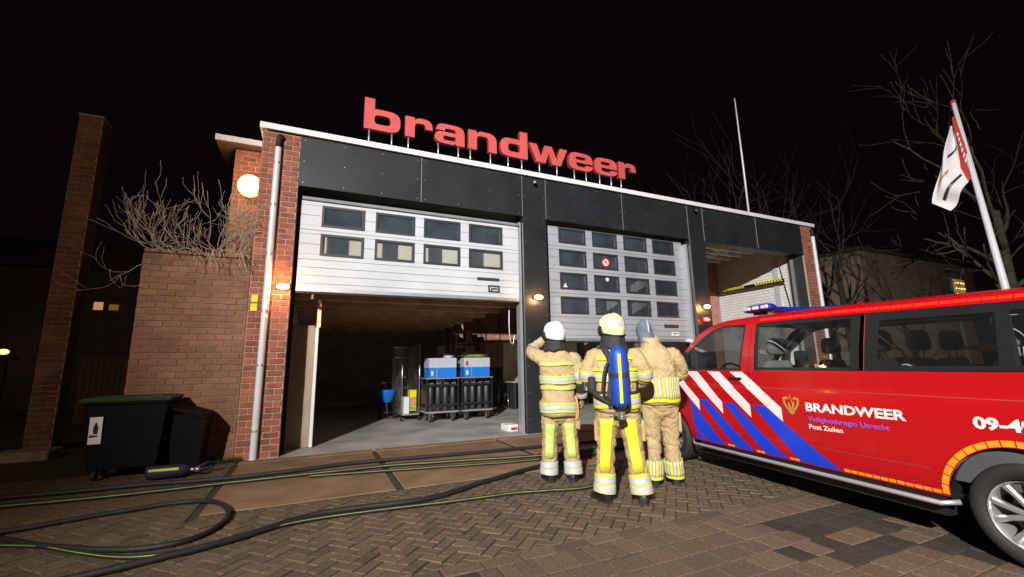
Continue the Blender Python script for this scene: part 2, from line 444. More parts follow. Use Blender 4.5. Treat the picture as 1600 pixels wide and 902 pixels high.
# shell
part('side_wall', 'darkbrick', (-1.05, 8.93, 0, -.52, 18.9, 5.6))
part('partition_wall', 'darkbrick', (9.45, 8.95, 0, 9.62, 18.6, 5.55))
bw = part('back_wall', 'mortarold', (-.5, 18.6, 0, 9.44, 18.9, 5.55))
brick_face(bw, (-.5, 18.6, 0), (1, 0, 0), 9.9, .01, 3.2, (0, -1, 0), 'darkbrick', asobj=False, proud=.01)
MB().box(-.45, 18.3, .007, 9.4, 18.58, .14).build('plinth', 'concrete', FS)
b3 = part('back_wall', 'mortar', (9.63, 11.75, 0, 14.12, 11.95, 5.55))
brick_face(b3, (9.63, 11.75, 0), (1, 0, 0), 4.5, .01, 5.5, (0, -1, 0), 'brickdim', asobj=False)
w3 = part('side_wall', 'whitemortar', (14.17, 8.93, 0, 14.7, 11.9, 5.6))
brick_face(w3, (14.17, 11.74, 0), (0, -1, 0), 2.75, .01, 5.5, (-1, 0, 0), 'whitebrick', asobj=False, joint=.018)
MB().box(14.09, 9.30, .01, 14.155, 9.44, 5.4).build('wall_post', 'greybox', FS)
MB().box(14.06, 8.43, .012, 14.155, 8.86, 4.74).build('door_guide', 'frame', FS)
MB().box(14.02, 8.70, .012, 14.055, 8.78, 4.70).build('guide_rail', 'alu', FS)
MB().tube(smooth_path([(14.1, 9.2, 4.6), (14.05, 9.05, 3.8), (14.07, 8.95, 3.0), (14.08, 8.92, 2.0)]), .012, 6).build('cable', 'rubber', FS, smooth=True)
part('roof_deck', 'ceiling', (-1.06, 8.95, 5.62, 14.70, 18.9, 5.78))
# roof edge trim
rt = MB(); rt.box(-1.16, 8.30, 5.735, 14.80, 8.34, 5.845); rt.box(-1.16, 8.34, 5.80, 14.80, 9.0, 5.846); rt.box(-1.16, 8.34, 5.735, -1.12, 18.9, 5.80); rt.box(14.76, 8.34, 5.735, 14.80, 18.9, 5.80)
rt.build('roof_trim', 'trim', FS)
# cladding band, posts between the bays
jx = [(-.49, 1.78), (1.78, 4.09), (4.70, 6.93), (6.93, 9.18), (9.76, 11.98), (11.98, 14.15)]
for a, b in jx:
    p = rpart('cladding_panel', 'clad', (a+.006, 8.37, 4.75, b-.006, 8.40, 5.733), c=.004)
    sc = MB()
    for i in range(4):
        for zz in (4.82, 5.24, 5.66):
            xx = a+.08+(b-a-.16)*i/3; sc.cyl((xx, 8.3705, zz), (xx, 8.366, zz), .009, 6)
    sc.build('screws', 'alu', p, stuff=True)
for a, b in ((4.09, 4.70), (9.18, 9.76)):
    p = rpart('cladding_post', 'clad', (a+.006, 8.37, .01, b-.006, 8.80, 5.733), c=.004)
    sc = MB()
    for zz in [.3+.55*i for i in range(10)]:
        for xx in (a+.07, b-.07): sc.cyl((xx, 8.3705, zz), (xx, 8.366, zz), .009, 6)
    sc.build('screws', 'alu', p, stuff=True)
for x in (1.78, 4.09, 4.70, 6.93, 9.18, 9.76, 11.98):
    part('joint_strip', 'alu', (x-.0045, 8.362, 4.755, x+.0045, 8.372, 5.73))
part('lintel', 'frame', (-.48, 8.42, 4.80, 4.08, 8.9, 5.6), (4.71, 8.42, 4.80, 9.17, 8.9, 5.6), (9.77, 8.42, 4.80, 14.14, 8.9, 5.6))
for (a, b) in ((-.485, 4.085), (4.705, 9.175), (9.765, 14.145)):
    part('lintel_soffit', 'rubber', (a+.01, 8.40, 4.745, b-.01, 8.415, 4.80))
    part('door_rail', 'alu', (b-.075, 8.46, .012, b-.01, 8.62, 4.62))
    part('door_rail', 'rubber' if a < 0 else 'alu', (a+.01, 8.55, .012, a+.07, 8.66, 4.70))
# sectional doors
def door(y, x0, x1, zb, zt, secs, m, wx, lab, nrow):
    d = part('sectional_door', 'doorback', (x0+.01, y+.052, zt-.02, x1-.01, y+.07, zt+.03))
    d['label'] = lab
    for (z0, z1, win) in secs:
        b = MB(); e = .003
        if not win:
            n = max(1, round((z1-z0)/.14)); h = (z1-z0)/n
            for i in range(n): b.rbox(x0, y, z0+i*h+e, x1, y+.04, z0+(i+1)*h-e, .004)
            b.box(x0+.01, y+.03, z0+.004, x1-.01, y+.05, z1-.004)
        else:
            wz0, wz1 = win; xs_ = [x0]+[q for p in wx for q in p]+[x1]
            for (a0, a1) in ((z0, wz0), (wz1, z1)):
                b.rbox(x0, y, a0+e, x1, y+.04, a1-e if a1 == z1 else a1-.0005, .004)
            for i in range(0, len(xs_), 2): 
                zm = (wz0+wz1)/2
                b.rbox(xs_[i], y, wz0+.001, xs_[i+1], y+.04, zm-e, .003); b.rbox(xs_[i], y, zm+e, xs_[i+1], y+.04, wz1-.001, .003)
                b.box(xs_[i]+.004, y+.02, zm-.01, xs_[i+1]-.004, y+.035, zm+.01)
        b.build('door_section', m, d)
        if win:
            for (a, c) in wx:
                f = MB(); t = .032
                for q in ((a-.014, wz0-.014, c+.014, wz0+t), (a-.014, wz1-t, c+.014, wz1+.014), (a-.014, wz0+t, a+t, wz1-t), (c-t, wz0+t, c+.014, wz1-t)):
                    f.box(q[0], y-.014, q[1], q[2], y+.05, q[3])
                f.build('window_frame', 'frame', d)
                part('window_pane', 'pane', (a+t-.004, y+.012, wz0+t-.004, c-t+.004, y+.018, wz1-t+.004), parent=d)
    part('bottom_seal', 'rubber', (x0+.005, y+.004, zb-.035, x1-.005, y+.036, zb-.001), parent=d)
    part('bottom_rail', 'alu', (x0, y-.006, zb+.002, x1, y-.001, zb+.07), parent=d)
    return d
d1 = door(8.45, -.405, 4.01, 2.80, 4.51, [(2.80, 3.395, None), (3.395, 3.955, (3.49, 3.88)), (3.955, 4.51, (4.045, 4.43))], 'doorwhite', [(-.04, .70), (.93, 1.67), (1.88, 2.63), (2.85, 3.60)], 'white sectional door with two rows of windows, half raised', 2)
rpart('top_rail', 'doorback', (-.40, 8.40, 4.515, 4.01, 8.50, 4.575), parent=d1)
rpart('vent_slot', 'frame', (3.02, 8.435, 3.215, 3.53, 8.452, 3.28), parent=d1)
hb = MB()
for q in ((3.27, 2.97, 3.53, 3.0), (3.27, 3.09, 3.53, 3.12), (3.27, 3.0, 3.30, 3.09), (3.50, 3.0, 3.53, 3.09)): hb.box(q[0], 8.43, q[1], q[2], 8.455, q[3])
hb.box(3.33, 8.42, 3.035, 3.47, 8.44, 3.06); hb.box(3.33, 8.42, 3.01, 3.35, 8.44, 3.035)
hb.build('door_handle', 'frame', d1)
d2 = door(8.60, 4.78, 9.10, 1.95, 4.72, [(1.95, 2.51, None), (2.51, 3.075, (2.60, 2.985)), (3.075, 3.645, (3.18, 3.565)), (3.645, 4.215, (3.745, 4.13)), (4.215, 4.72, (4.31, 4.67))], 'doorgrey', [(5.16, 5.90), (6.13, 6.86), (7.10, 7.83), (8.06, 8.78)], 'grey sectional door with four rows of windows, raised to head height', 4)
rpart('vent_slot', 'frame', (8.24, 8.585, 2.31, 8.74, 8.602, 2.40), parent=d2)
rpart('door_handle', 'trim', (8.48, 8.58, 2.10, 8.73, 8.602, 2.20), parent=d2)
part('handle_grip', 'frame', (8.52, 8.57, 2.155, 8.69, 8.579, 2.175), parent=d2)
def ring2d(cx, cz, r, n=28): return [(cx+r*math.cos(2*math.pi*i/n), cz+r*math.sin(2*math.pi*i/n)) for i in range(n)]
st = MB(); yy = 8.606
st.prism([ring2d(6.50, 3.92, .105)], lambda u, v, t: (u, yy-t, v), .002, 0)
st.prism([ring2d(6.50, 3.92, .118), ring2d(6.50, 3.92, .088)], lambda u, v, t: (u, yy-.003-t, v), .002, 1)
for q in ((6.465, 3.865, 6.48, 3.975), (6.48, 3.96, 6.525, 3.975), (6.48, 3.91, 6.525, 3.925), (6.52, 3.925, 6.535, 3.96)): st.box(q[0], yy-.006, q[1], q[2], yy-.003, q[3], 1)
st.add([(6.43, yy-.007, 3.985), (6.445, yy-.007, 4.0), (6.57, yy-.007, 3.86), (6.555, yy-.007, 3.845)], [(0, 1, 2, 3)], 1)
st.build('window_sticker', ['whiteplastic', 'signred'], d2)
st = MB(); st.prism([ring2d(6.52, 3.49, .05)], lambda u, v, t: (u, yy-t, v), .002); st.build('window_sticker', 'whiteplastic', d2)
st = MB(); st.prism([[(5.24, 3.22), (5.35, 3.22), (5.295, 3.33)]], lambda u, v, t: (u, yy-t, v), .002); st.build('window_sticker', 'whiteplastic', d2)
# loft over the first bay and its cream front partition
part('loft_deck', 'wood', (-.5, 9.0, 2.88, 4.3, 18.55, 3.02))
bm_ = MB()
for k in range(9): bm_.box(-.48, 9.1+k*1.1, 2.74, 4.28, 9.2+k*1.1, 2.875)
for k in range(9):
    MB().box(-.48, 9.1+k*1.1, 2.76, 4.28, 9.19+k*1.1, 2.876).build('loft_joist', 'wood', FS)
part('loft_partition', 'cream', (-.48, 9.50, 3.03, 4.3, 9.56, 4.18))
rb = part('rear_wall', 'mortar', (4.5, 16.6, 0, 9.44, 16.75, 5.55))
brick_face(rb, (4.5, 16.6, 0), (1, 0, 0), 4.9, .01, 5.0, (0, -1, 0), 'brickdim', asobj=False)
part('loft_post', 'steeldark', (4.2, 15.0, .01, 4.32, 15.12, 2.87))
# bay 3 ceiling frame
cg = MB()
for k in range(6): 
    part('ceiling_beam', 'steelwhite', (9.64, 9.0+.48*k, 5.16, 14.05, 9.10+.48*k, 5.26))
for k in range(7):
    part('ceiling_beam', 'steelwhite', (9.9+.65*k, 8.95, 5.265, 10.0+.65*k, 11.7, 5.34))
part('ceiling_panel', 'trim', (10.9, 9.1, 5.36, 11.9, 10.4, 5.38), (12.6, 9.9, 5.36, 13.2, 10.9, 5.38), (10.0, 10.3, 5.36, 10.5, 11.0, 5.38))
MB().tube([(10.4, 11.3, 4.5), (12.8, 11.3, 4.75)], .035, 8).build('conduit', 'steelwhite', FS, smooth=True)
MB().tube([(10.2, 11.5, 4.1), (11.0, 11.5, 4.15)], .06, 8).build('conduit', 'steelwhite', FS, smooth=True)
# height barrier beam along the white wall
hbm = thing('barrier_beam', 'yellow and black striped beam along the white inner wall', 'barrier', (13.95, 10.2, 4.0))
MB().rbox(13.86, 9.0, 3.955, 13.99, 11.6, 4.0, .004).build('beam', 'black', hbm)
for k in range(26):
    if 10 <= k <= 13: continue
    y = 9.0+k*.1
    b = MB(); b.add([(13.855, y, 4.002), (13.855, y+.055, 4.002), (13.855, y+.095, 4.09), (13.855, y+.04, 4.09), (13.99, y, 4.002), (13.99, y+.055, 4.002), (13.99, y+.095, 4.09), (13.99, y+.04, 4.09)], [(0, 1, 2, 3), (4, 5, 6, 7), (0, 1, 5, 4), (2, 3, 7, 6), (1, 2, 6, 5), (0, 3, 7, 4)]); b.build('stripe', 'yellow', hbm)
MB().rbox(13.87, 9.0, 4.003, 13.98, 11.6, 4.085, .004).build('core', 'black', hbm)
for y in (9.3, 11.3): MB().box(13.99, y, 3.96, 14.15, y+.05, 4.0).build('bracket', 'black', hbm)
# down pipes
for (x, zb) in ((-.84, .0), (14.66, .0)):
    p = MB(); p.tube([(x, 8.325, .01), (x, 8.325, 5.40)], .055, 14); o = p.build('down_pipe', 'pipe', FS, smooth='auto')
    MB().tube([(x, 8.325, 5.39), (x, 8.325, 5.56), (x+.03, 8.345, 5.64)], [.05, .05, .06], 12).build('pipe_elbow', 'rubber', o, smooth=True)
    for z in (.45, 1.5, 2.4, 3.4, 4.3, 5.1): 
        MB().tube([(x, 8.325, z-.018), (x, 8.325, z+.018)], .060, 14).build('pipe_clamp', 'alu', o, smooth='auto')
for zz in (2.47, 2.62):
    rpart('number_plate', 'yellow', (-1.065, 8.362, zz-.065, -.965, 8.372, zz+.065), c=.002)
# rear canopy left of the pier
part('canopy_roof', 'trim', (-2.0, 9.2, 5.79, -1.17, 12.5, 5.90))
part('canopy_soffit', 'soffit', (-1.98, 9.22, 5.76, -1.12, 12.4, 5.788))
pc = part('rear_pier', 'mortar', (-1.68, 9.40, 0, -1.12, 10.2, 5.755))
brick_face(pc, (-1.68, 9.40, 0), (1, 0, 0), .56, .01, 5.75, (0, -1, 0), 'brick', zmin=3.3)
# garden wall
GW = thing('garden_wall', 'old brick garden wall with bare branches growing over its top', 'wall', (-1.8, 8.6, 0))
gcore = MB().box(-2.60, 8.455, 0, -1.115, 8.70, 3.30).build('wall_core', 'mortarold', GW)
brick_face(gcore, (-2.60, 8.455, 0), (1, 0, 0), 1.485, .01, 3.31, (0, -1, 0), 'brickold')
brick_face(gcore, (-2.60, 8.70, 0), (0, -1, 0), .25, .01, 3.31, (-1, 0, 0), 'brickold', asobj=False)
random.seed(5)
for k in range(7): MB().rbox(-2.6+k*.212, 8.43, 3.315, -2.6+k*.212+.2, 8.71, 3.375, .01).build('coping_brick', 'brickold', gcore)
# chimney tower
TW = thing('brick_tower', 'tall slim dark brick tower standing left of the station', 'tower', (-4.45, 11.3, 0))
tc = MB().box(-4.74, 11.02, 0, -4.36, 11.42, 6.66).build('tower_core', 'mortarold', TW)
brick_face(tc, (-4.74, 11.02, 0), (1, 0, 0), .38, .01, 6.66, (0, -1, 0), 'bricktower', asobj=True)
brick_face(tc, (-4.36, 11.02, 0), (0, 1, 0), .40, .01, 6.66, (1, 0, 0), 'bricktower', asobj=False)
MB().rbox(-4.76, 11.0, 6.67, -4.34, 11.44, 6.73, .01).build('tower_cap', 'stone', TW)
tag(MB().rbox(-4.8, 10.2, -.05, -4.05, 10.7, .14, .02).build('stone_block', 'stone'), 'pale low stone block at the foot of the brick tower', 'block')

# rooftop sign
def arc(cx, cy, rx, ry, a0, a1, n=10, e=2.6):
    out = []
    for i in range(n+1):
        a = R(a0+(a1-a0)*i/n); c, s_ = math.cos(a), math.sin(a)
        out.append((cx+rx*math.copysign(abs(c)**(2/e), c), cy+ry*math.copysign(abs(s_)**(2/e), s_)))
    return out
def rrect(x0, y0, x1, y1, rx, ry):
    return arc(x1-rx, y1-ry, rx, ry, 0, 90, 6)+arc(x0+rx, y1-ry, rx, ry, 90, 180, 6)+arc(x0+rx, y0+ry, rx, ry, 180, 270, 6)+arc(x1-rx, y0+ry, rx, ry, 270, 360, 6)
def letter(ch, w, xh=.46, asc=.68):
    s_ = .20 if ch != 'w' else .17; t = .13
    if ch in 'bd':
        o = [(0, 0), (0, asc), (s_, asc), (s_, xh-.012), (s_+.04, xh)]+[(x, y) for x, y in arc(w-.26, xh-.21, .26, .21, 90, 0)]+arc(w-.26, .21, .26, .21, 0, -90)+[(.12, 0)]
        h = rrect(s_, t, w-s_, xh-t, .10, .085)
        L = [o, h]
        if ch == 'd': L = [[(w-x, y) for x, y in reversed(lp)] for lp in L]
        return L
    if ch == 'r':
        return [[(0, 0), (0, xh), (s_-.01, xh), (s_, xh-.05)]+[(s_+.08, xh)]+arc(w-.2, xh-.2, .2, .2, 90, 0)+[(w, xh-.225), (w-.15, xh-.225)]+arc(w-.22, xh-.2, .07, .08, 0, 90, 5)+arc(s_+.08, xh-.22, .08, .1, 90, 180, 5)+[(s_, 0)]]
    if ch == 'n':
        return [[(0, 0), (0, xh), (s_-.01, xh), (s_, xh-.05), (s_+.08, xh)]+arc(w-.25, xh-.22, .25, .22, 90, 0)+[(w, 0), (w-s_, 0)]+arc(w-s_-.1, xh-.21, .1, .1, 0, 90, 5)+arc(s_+.1, xh-.21, .1, .1, 90, 180, 5)+[(s_, 0)]]
    if ch == 'a':
        o = [(w, 0)]+arc(w-.24, xh-.2, .24, .2, 0, 90)+arc(.22, xh-.16, .19, .16, 90, 180)+[(s_+.02, xh-.16)]+arc(s_+.08, xh-.15, .06, .05, 180, 90, 4)+arc(w-s_-.06, xh-.16, .06, .06, 90, 0, 4)+[(w-s_, .275)]+arc(.2, .14, .2, .135, 90, 270)+[(w-s_-.04, 0), (w-s_, .05), (w-s_+.01, 0)]
        return [o, rrect(s_-.01, .088, w-s_, .185, .05, .045)]
    if ch == 'e':
        o = [(w, .195)]+arc(w-.25, xh-.2, .25, .2, 0, 90)+arc(.25, xh-.2, .25, .2, 90, 180)+arc(.25, .2, .25, .2, 180, 270)+arc(w-.25, .15, .25, .15, 270, 360)+[(w-s_, .15)]+arc(w-s_-.08, .14, .08, .045, 360, 270, 4)+arc(s_+.1, .185, .09, .09, 270, 185, 4)+[(s_, .195)]
        return [o, rrect(s_, .275, w-s_, xh-.1, .07, .045)]
    if ch == 'w':
        q = .21; return [[(0, xh), (.2, 0), (.2+q*1.15, 0), (w/2, xh*.62), (w-.2-q*1.15, 0), (w-.2, 0), (w, xh), (w-q, xh), (w-.2-q*.55, .15), (w/2+q*.47, xh), (w/2-q*.47, xh), (.2+q*.55, .15), (q, xh)]]
SG = thing('rooftop_sign', 'red lowercase letters reading brandweer on posts along the roof edge', 'sign', (4.0, 8.47, 5.846))
lx = [('b', .61, 1.33), ('r', 1.43, 2.01), ('a', 2.06, 2.73), ('n', 2.82, 3.50), ('d', 3.59, 4.29), ('w', 4.33, 5.39), ('e', 5.43, 6.13), ('e', 6.19, 6.89), ('r', 6.95, 7.52)]
for ch, a, b in lx:
    m = MB(); m.prism(letter(ch, b-a), lambda u, v, t: (a+u, 8.42+t, 6.185+v), .10, 0, 1)
    m.build('letter', ['red', 'redside'], SG)
for x in (.72, 1.17, 1.51, 2.15, 2.6, 2.88, 3.36, 3.8, 4.15, 4.62, 5.1, 5.6, 5.95, 6.36, 6.72, 7.04):
    m = MB(); m.cyl((x, 8.47, 5.846), (x, 8.47, 6.32 if x in (4.62, 5.1) else 6.19), .017, 8); m.build('post', 'alu', SG, smooth=True)
    MB().rbox(x-.035, 8.44, 5.847, x+.035, 8.50, 5.857, .002).build('post_foot', 'alu', SG)
# antenna mast
an = thing('antenna_mast', 'thin white pole standing on the station roof', 'pole', (12.35, 8.8, 5.847))
MB().tube([(12.35, 8.8, 5.85), (12.35, 8.8, 8.0), (12.33, 8.8, 10.1)], [.032, .028, .018], 10).build('pole', 'pipe', an, smooth=True)
MB().rbox(12.25, 8.7, 5.847, 12.45, 8.9, 5.875, .004).build('base_plate', 'alu', an)
MB().ball((12.33, 8.8, 10.12), .03).build('pole_tip', 'frame', an, smooth=True)
# wall lamps
def wall_lamp(x, y, z, lab, red=False):
    t = thing('wall_lamp', lab, 'lamp', (x, y, z), group=None)
    MB().rbox(x-.12, y-.035, z-.05, x+.12, y, z+.06, .008).build('backplate', 'frame', t)
    b = MB(); b.ball((x, y-.07, z), .10, .05, .05, 16, 8); o = b.build('lamp_glass', 'lampred' if red else 'lamporange', t, smooth=True)
    l = bpy.data.lights.new('lamp_light', 'POINT'); l.energy = 5 if red else 27; l.color = (1, .08, .06) if red else (1, .45, .16); l.shadow_soft_size = .06
    lo = bpy.data.objects.new('lamp_light', l); COL.objects.link(lo); lo.location = (x, y-.19, z-.02); attach(lo, t)
wall_lamp(-.60, 8.37, 2.84, 'glowing orange wall lamp on the brick pier beside the down pipe')
wall_lamp(4.41, 8.368, 2.89, 'glowing orange wall lamp on the black post between the two raised doors')
wall_lamp(9.53, 8.368, 2.88, 'glowing orange wall lamp on the black post beside the open bay')
wall_lamp(9.47, 8.368, 2.53, 'small red signal lamp under the orange lamp on the black post', True)
gl = thing('globe_lamp', 'large glowing yellow globe lamp half hidden behind the brick pier', 'lamp', (-1.38, 9.3, 4.9))
MB().ball((-1.36, 9.2, 4.93), .21, .15, .225, 24, 14).build('globe', 'lampglobe', gl, smooth=True)
MB().cyl((-1.36, 9.3, 4.93), (-1.36, 9.385, 4.93), .08).build('mount', 'frame', gl)
l = bpy.data.lights.new('lamp_light', 'POINT'); l.energy = 36; l.color = (1, .58, .26); l.shadow_soft_size = .2
lo = bpy.data.objects.new('lamp_light', l); COL.objects.link(lo); lo.location = (-1.36, 8.98, 4.93); attach(lo, gl)
for x, lab in ((4.37, 'small black camera under the roof edge above the first black post'), (9.42, 'small black camera under the roof edge above the second black post')):
    t = thing('security_camera', lab, 'camera', (x, 8.36, 5.6))
    MB().cyl((x, 8.368, 5.62), (x, 8.31, 5.62), .03).build('mount', 'black', t, smooth='auto')
    MB().tube([(x+.03, 8.34, 5.60), (x-.01, 8.24, 5.565)], .04, 12).build('camera_body', 'black', t, smooth='auto')
    MB().cyl((x-.008, 8.245, 5.568), (x-.02, 8.225, 5.56), .026).build('camera_lens', 'chrome', t)
# ------------------------------------------------------------------ things inside the hall
pn = thing('board_panel', 'brown board on edge with a white front strip just inside the first bay', 'panel', (-.2, 9.1, 0))
MB().rbox(-.48, 9.06, .012, -.05, 9.12, 2.24, .004).build('board', 'board', pn)
MB().rbox(-.045, 9.03, .012, .015, 9.13, 2.20, .006).build('edge_strip', 'trim', pn)
MB().box(-.03, 9.06, 2.205, .04, 9.12, 2.74).build('upper_post', 'cream', pn)
def cart(x0, lab, boxlab, cyllab):
    x1 = x0+.88; y0, y1 = 11.3, 11.95
    t = thing('cylinder_trolley', lab, 'trolley', ((x0+x1)/2, 11.6, .006), group=None)
    MB().rbox(x0, y0, .235, x1, y1, .275, .006).build('platform', 'alu', t)
    for x in (x0+.02, x1-.02):
        for y in (y0+.02, y1-.02): MB().box(x-.018, y-.018, .276, x+.018, y+.018, 1.10).build('post', 'black', t)
    for z in (.42, .92):
        for y in (y0+.005, y1-.035): MB().box(x0+.04, y, z, x1-.04, y+.03, z+.05).build('rail', 'black', t)
    for x in (x0+.005, x1-.015): MB().box(x, y0+.04, .45, x+.01, y1-.04, .95).build('side_panel', 'black', t)
    MB().rbox(x0-.01, y0-.01, 1.102, x1+.01, y1+.01, 1.132, .005).build('top_shelf', 'alu', t)
    for x in (x0+.14, x1-.14):
        for y in (y0+.1, y1-.1):
            MB().cyl((x-.025, y, .093), (x+.025, y, .093), .085, 18).build('wheel', 'tyre', t, smooth='auto')
            MB().cyl((x-.028, y, .093), (x+.028, y, .093), .05, 14).build('wheel_hub', 'alu', t, smooth='auto')
            MB().box(x-.045, y-.05, .10, x-.032, y+.05, .234).box(x+.032, y-.05, .10, x+.045, y+.05, .234).box(x-.045, y-.05, .21, x+.045, y+.05, .233).build('caster_fork', 'chrome', t)
    for k in range(4):
        x = x0+.14+k*.2
        c = thing('gas_cylinder', cyllab % ['leftmost', 'second', 'third', 'rightmost'][k], 'cylinder', (x, y0+.14, .276))
        y = y0+.14
        MB().tube([(x, y, .278), (x, y, .30), (x, y, .86), (x, y, .91), (x, y, .94)], [.06, .075, .075, .055, .025], 18).build('cylinder_body', 'steeldark', c, smooth='auto')
        MB().tube([(x, y, .94), (x, y, 1.0)], .022, 10).tube([(x-.05, y-.02, .985), (x+.045, y-.02, .985)], .016, 8).tube([(x, y-.02, .985), (x, y-.075, .99)], .02, 10).build('valve', 'chrome', c, smooth='auto')
        MB().tube([(x+.045, y-.02, .985), (x+.075, y-.02, .985)], .026, 10).build('valve_knob', 'blue' if k % 2 else 'chrome', c, smooth='auto')
    b = thing('storage_box', boxlab, 'box', ((x0+x1)/2, 11.6, 1.133))
    MB().rbox(x0+.07, y0+.02, 1.134, x1-.07, y1-.05, 1.385, .01).build('box_base', 'blue', b)
    MB().rbox(x0+.065, y0+.015, 1.387, x1-.065, y1-.045, 1.645, .01).build('box_lid', 'greybox', b)
    MB().box(x0+.27, y0+.008, 1.14, x0+.28, y0+.0135, 1.64).build('corner_post', 'greybox', b)
    MB().box(x0+.12, y0+.010, 1.19, x0+.18, y0+.018, 1.31).build('label', 'yellow', b)
    return b
b1 = cart(2.64, 'left steel trolley of upright black cylinders in the first bay', 'grey and blue box on the left cylinder trolley', '%s black gas cylinder on the left trolley')
b2 = cart(3.60, 'right steel trolley of upright black cylinders in the first bay', 'grey and blue box with red label on the right cylinder trolley', '%s black gas cylinder on the right trolley')
MB().box(3.71, 11.303, 1.44, 3.78, 11.3145, 1.56).build('red_label', 'signred', b2)
def lump(name, m, c, rx, ry, rz, lab, cat, seed):
    b = MB(); b.ball(c, rx, ry, rz, 24, 14); 
    b.v = [tuple(Vector(p)+(Vector(p)-Vector(c)).normalized()*.03*noise.noise(Vector(p)*14+Vector((seed, 0, 0)))) for p in b.v]
    b.v = [(p[0], p[1], max(p[2], c[2]-rz*.8)) for p in b.v]
    return tag(b.build(name, m, smooth=True), lab, cat)
lump('folded_jacket', 'limebag', (4.04, 11.6, 1.73), .42, .26, .095, 'yellow folded jacket lying on the right storage box', 'jacket', 3)
lump('cloth_bundle', 'whiteplastic', (3.27, 11.55, 1.70), .17, .15, .07, 'white and blue bundle lying on the left storage box', 'bundle', 8)
lump('cloth_bundle', 'navy', (3.12, 11.6, 1.69), .1, .12, .055, 'dark cloth lying on the left storage box beside the white bundle', 'cloth', 9)
def cage(x0, x1, y0, y1, h, lab):
    t = thing('roll_cage', lab, 'cage', ((x0+x1)/2, (y0+y1)/2, .006))
    for x, y in ((x0, y0), (x1, y0), (x0, y1), (x1, y1)):
        MB().tube([(x, y, .16), (x, y, h)], .016, 8).build('post', 'chrome', t, smooth=True)
        MB().cyl((x-.02, y, .068), (x+.02, y, .068), .06, 14).build('wheel', 'tyre', t, smooth='auto')
    for nm, p, q, n in (('side_mesh', (x0, y0), (x0, y1), 9), ('side_mesh', (x1, y0), (x1, y1), 9), ('back_mesh', (x0, y1), (x1, y1), 8)):
        b = MB()
        for i in range(n+1):
            f = i/n; x = p[0]+(q[0]-p[0])*f; y = p[1]+(q[1]-p[1])*f; b.tube([(x, y, .2), (x, y, h-.01)], .006, 5)
        for k in range(7):
            z = .2+(h-.22)*k/6; b.tube([(p[0], p[1], z), (q[0], q[1], z)], .008, 5)
        b.build(nm, 'chrome', t)
    MB().rbox(x0, y0, .15, x1, y1, .18, .004).build('base', 'alu', t)
cage(2.15, 2.62, 12.05, 13.7, 2.05, 'wire roll cage left of the cylinder trolleys')
cage(3.4, 4.3, 12.3, 13.2, 2.06, 'wire roll cage behind the cylinder trolleys')
for k, (z0, z1, m, lab) in enumerate(((1.14, 1.30, 'limebag', 'green box at the bottom of the stack beside the left storage box'), (1.302, 1.50, 'orangebox', 'orange carton in the stack beside the left storage box'), (1.502, 1.70, 'yellow', 'yellow carton on top of the stack beside the left storage box'))):
    tag(MB().rbox(2.40, 12.2, z0-.9, 2.58, 12.6, z1-.9, .006).build('carton', m), lab.replace('beside the left storage box', 'inside the left roll cage'), 'carton')
tag(MB().rbox(2.22, 12.15, .182, 2.38, 12.6, .62, .01).build('crate', 'whiteplastic'), 'pale crate at the bottom of the left roll cage', 'crate')
sp = thing('salt_spreader', 'blue push spreader on small wheels at the back of the first bay', 'spreader', (1.9, 12.9, .006))
MB().loft([[(1.9+rx*math.cos(a), 12.9+rx*.8*math.sin(a), z) for a in [2*math.pi*i/18 for i in range(18)]] for z, rx in ((.45, .08), (.55, .16), (.78, .24), (.80, .24))]).build('hopper', 'blue', sp, smooth='auto')
for s_ in (-1, 1): MB().cyl((1.9+s_*.17, 12.9, .17), (1.9+s_*.22, 12.9, .17), .16, 20).build('wheel', 'tyre', sp, smooth='auto')
MB().tube([(1.72, 12.9, .17), (2.08, 12.9, .17)], .015).tube([(1.9, 12.9, .2), (1.9, 13.2, .6), (1.9, 13.35, .98)], .016).tube([(1.6, 13.35, .98), (2.2, 13.35, .98)], .018).tube([(1.9, 12.9, .45), (1.9, 12.75, .02)], .015).build('push_frame', 'steeldark', sp, smooth=True)
tag(MB().rbox(2.35, 13.9, .01, 2.8, 14.05, .12, .01).build('striped_post', 'signred'), 'short red bar lying on the floor by the roll cage', 'bar')
pb = thing('flat_box', 'white flat carton with red label on the floor beside the black post', 'carton', (4.03, 9.05, .006))
MB().rbox(3.86, 8.86, .007, 4.10, 9.25, .15, .006).build('carton', 'whiteplastic', pb); MB().box(3.93, 8.856, .035, 4.08, 8.861, .095).build('label', 'signred', pb)
for (a, b, lab) in ((5.95, 6.85, 'left reddish wall cabinet at the back of the hall'), (7.0, 7.7, 'right reddish wall cabinet at the back of the hall')):
    t = thing('wall_cabinet', lab, 'cabinet', ((a+b)/2, 16.2, 1.3)); MB().rbox(a, 16.0, 1.35, b, 16.4, 2.35, .01).build('cabinet_body', 'cabinet', t)
    MB().rbox(a+.04, 15.98, 1.4, (a+b)/2-.01, 15.998, 2.3, .004).build('cabinet_door', 'cabinet', t); MB().rbox((a+b)/2+.01, 15.98, 1.4, b-.04, 15.998, 2.3, .004).build('cabinet_door', 'cabinet', t)
    MB().box((a+b)/2-.1, 15.96, 1.8, (a+b)/2-.06, 15.979, 1.95).build('cabinet_handle', 'chrome', t)
    MB().box(a, 16.0, .01, b, 16.38, 1.348).build('cabinet_stand', 'steeldark', t)
ld = thing('ladder', 'wooden ladder leaning at the back behind the trolleys', 'ladder', (5.0, 15.0, .006))
for x in (4.75, 5.15): MB().tube([(x, 14.6, .02), (x-.25, 15.6, 3.4)], .03, 6).build('stile', 'wood', ld)
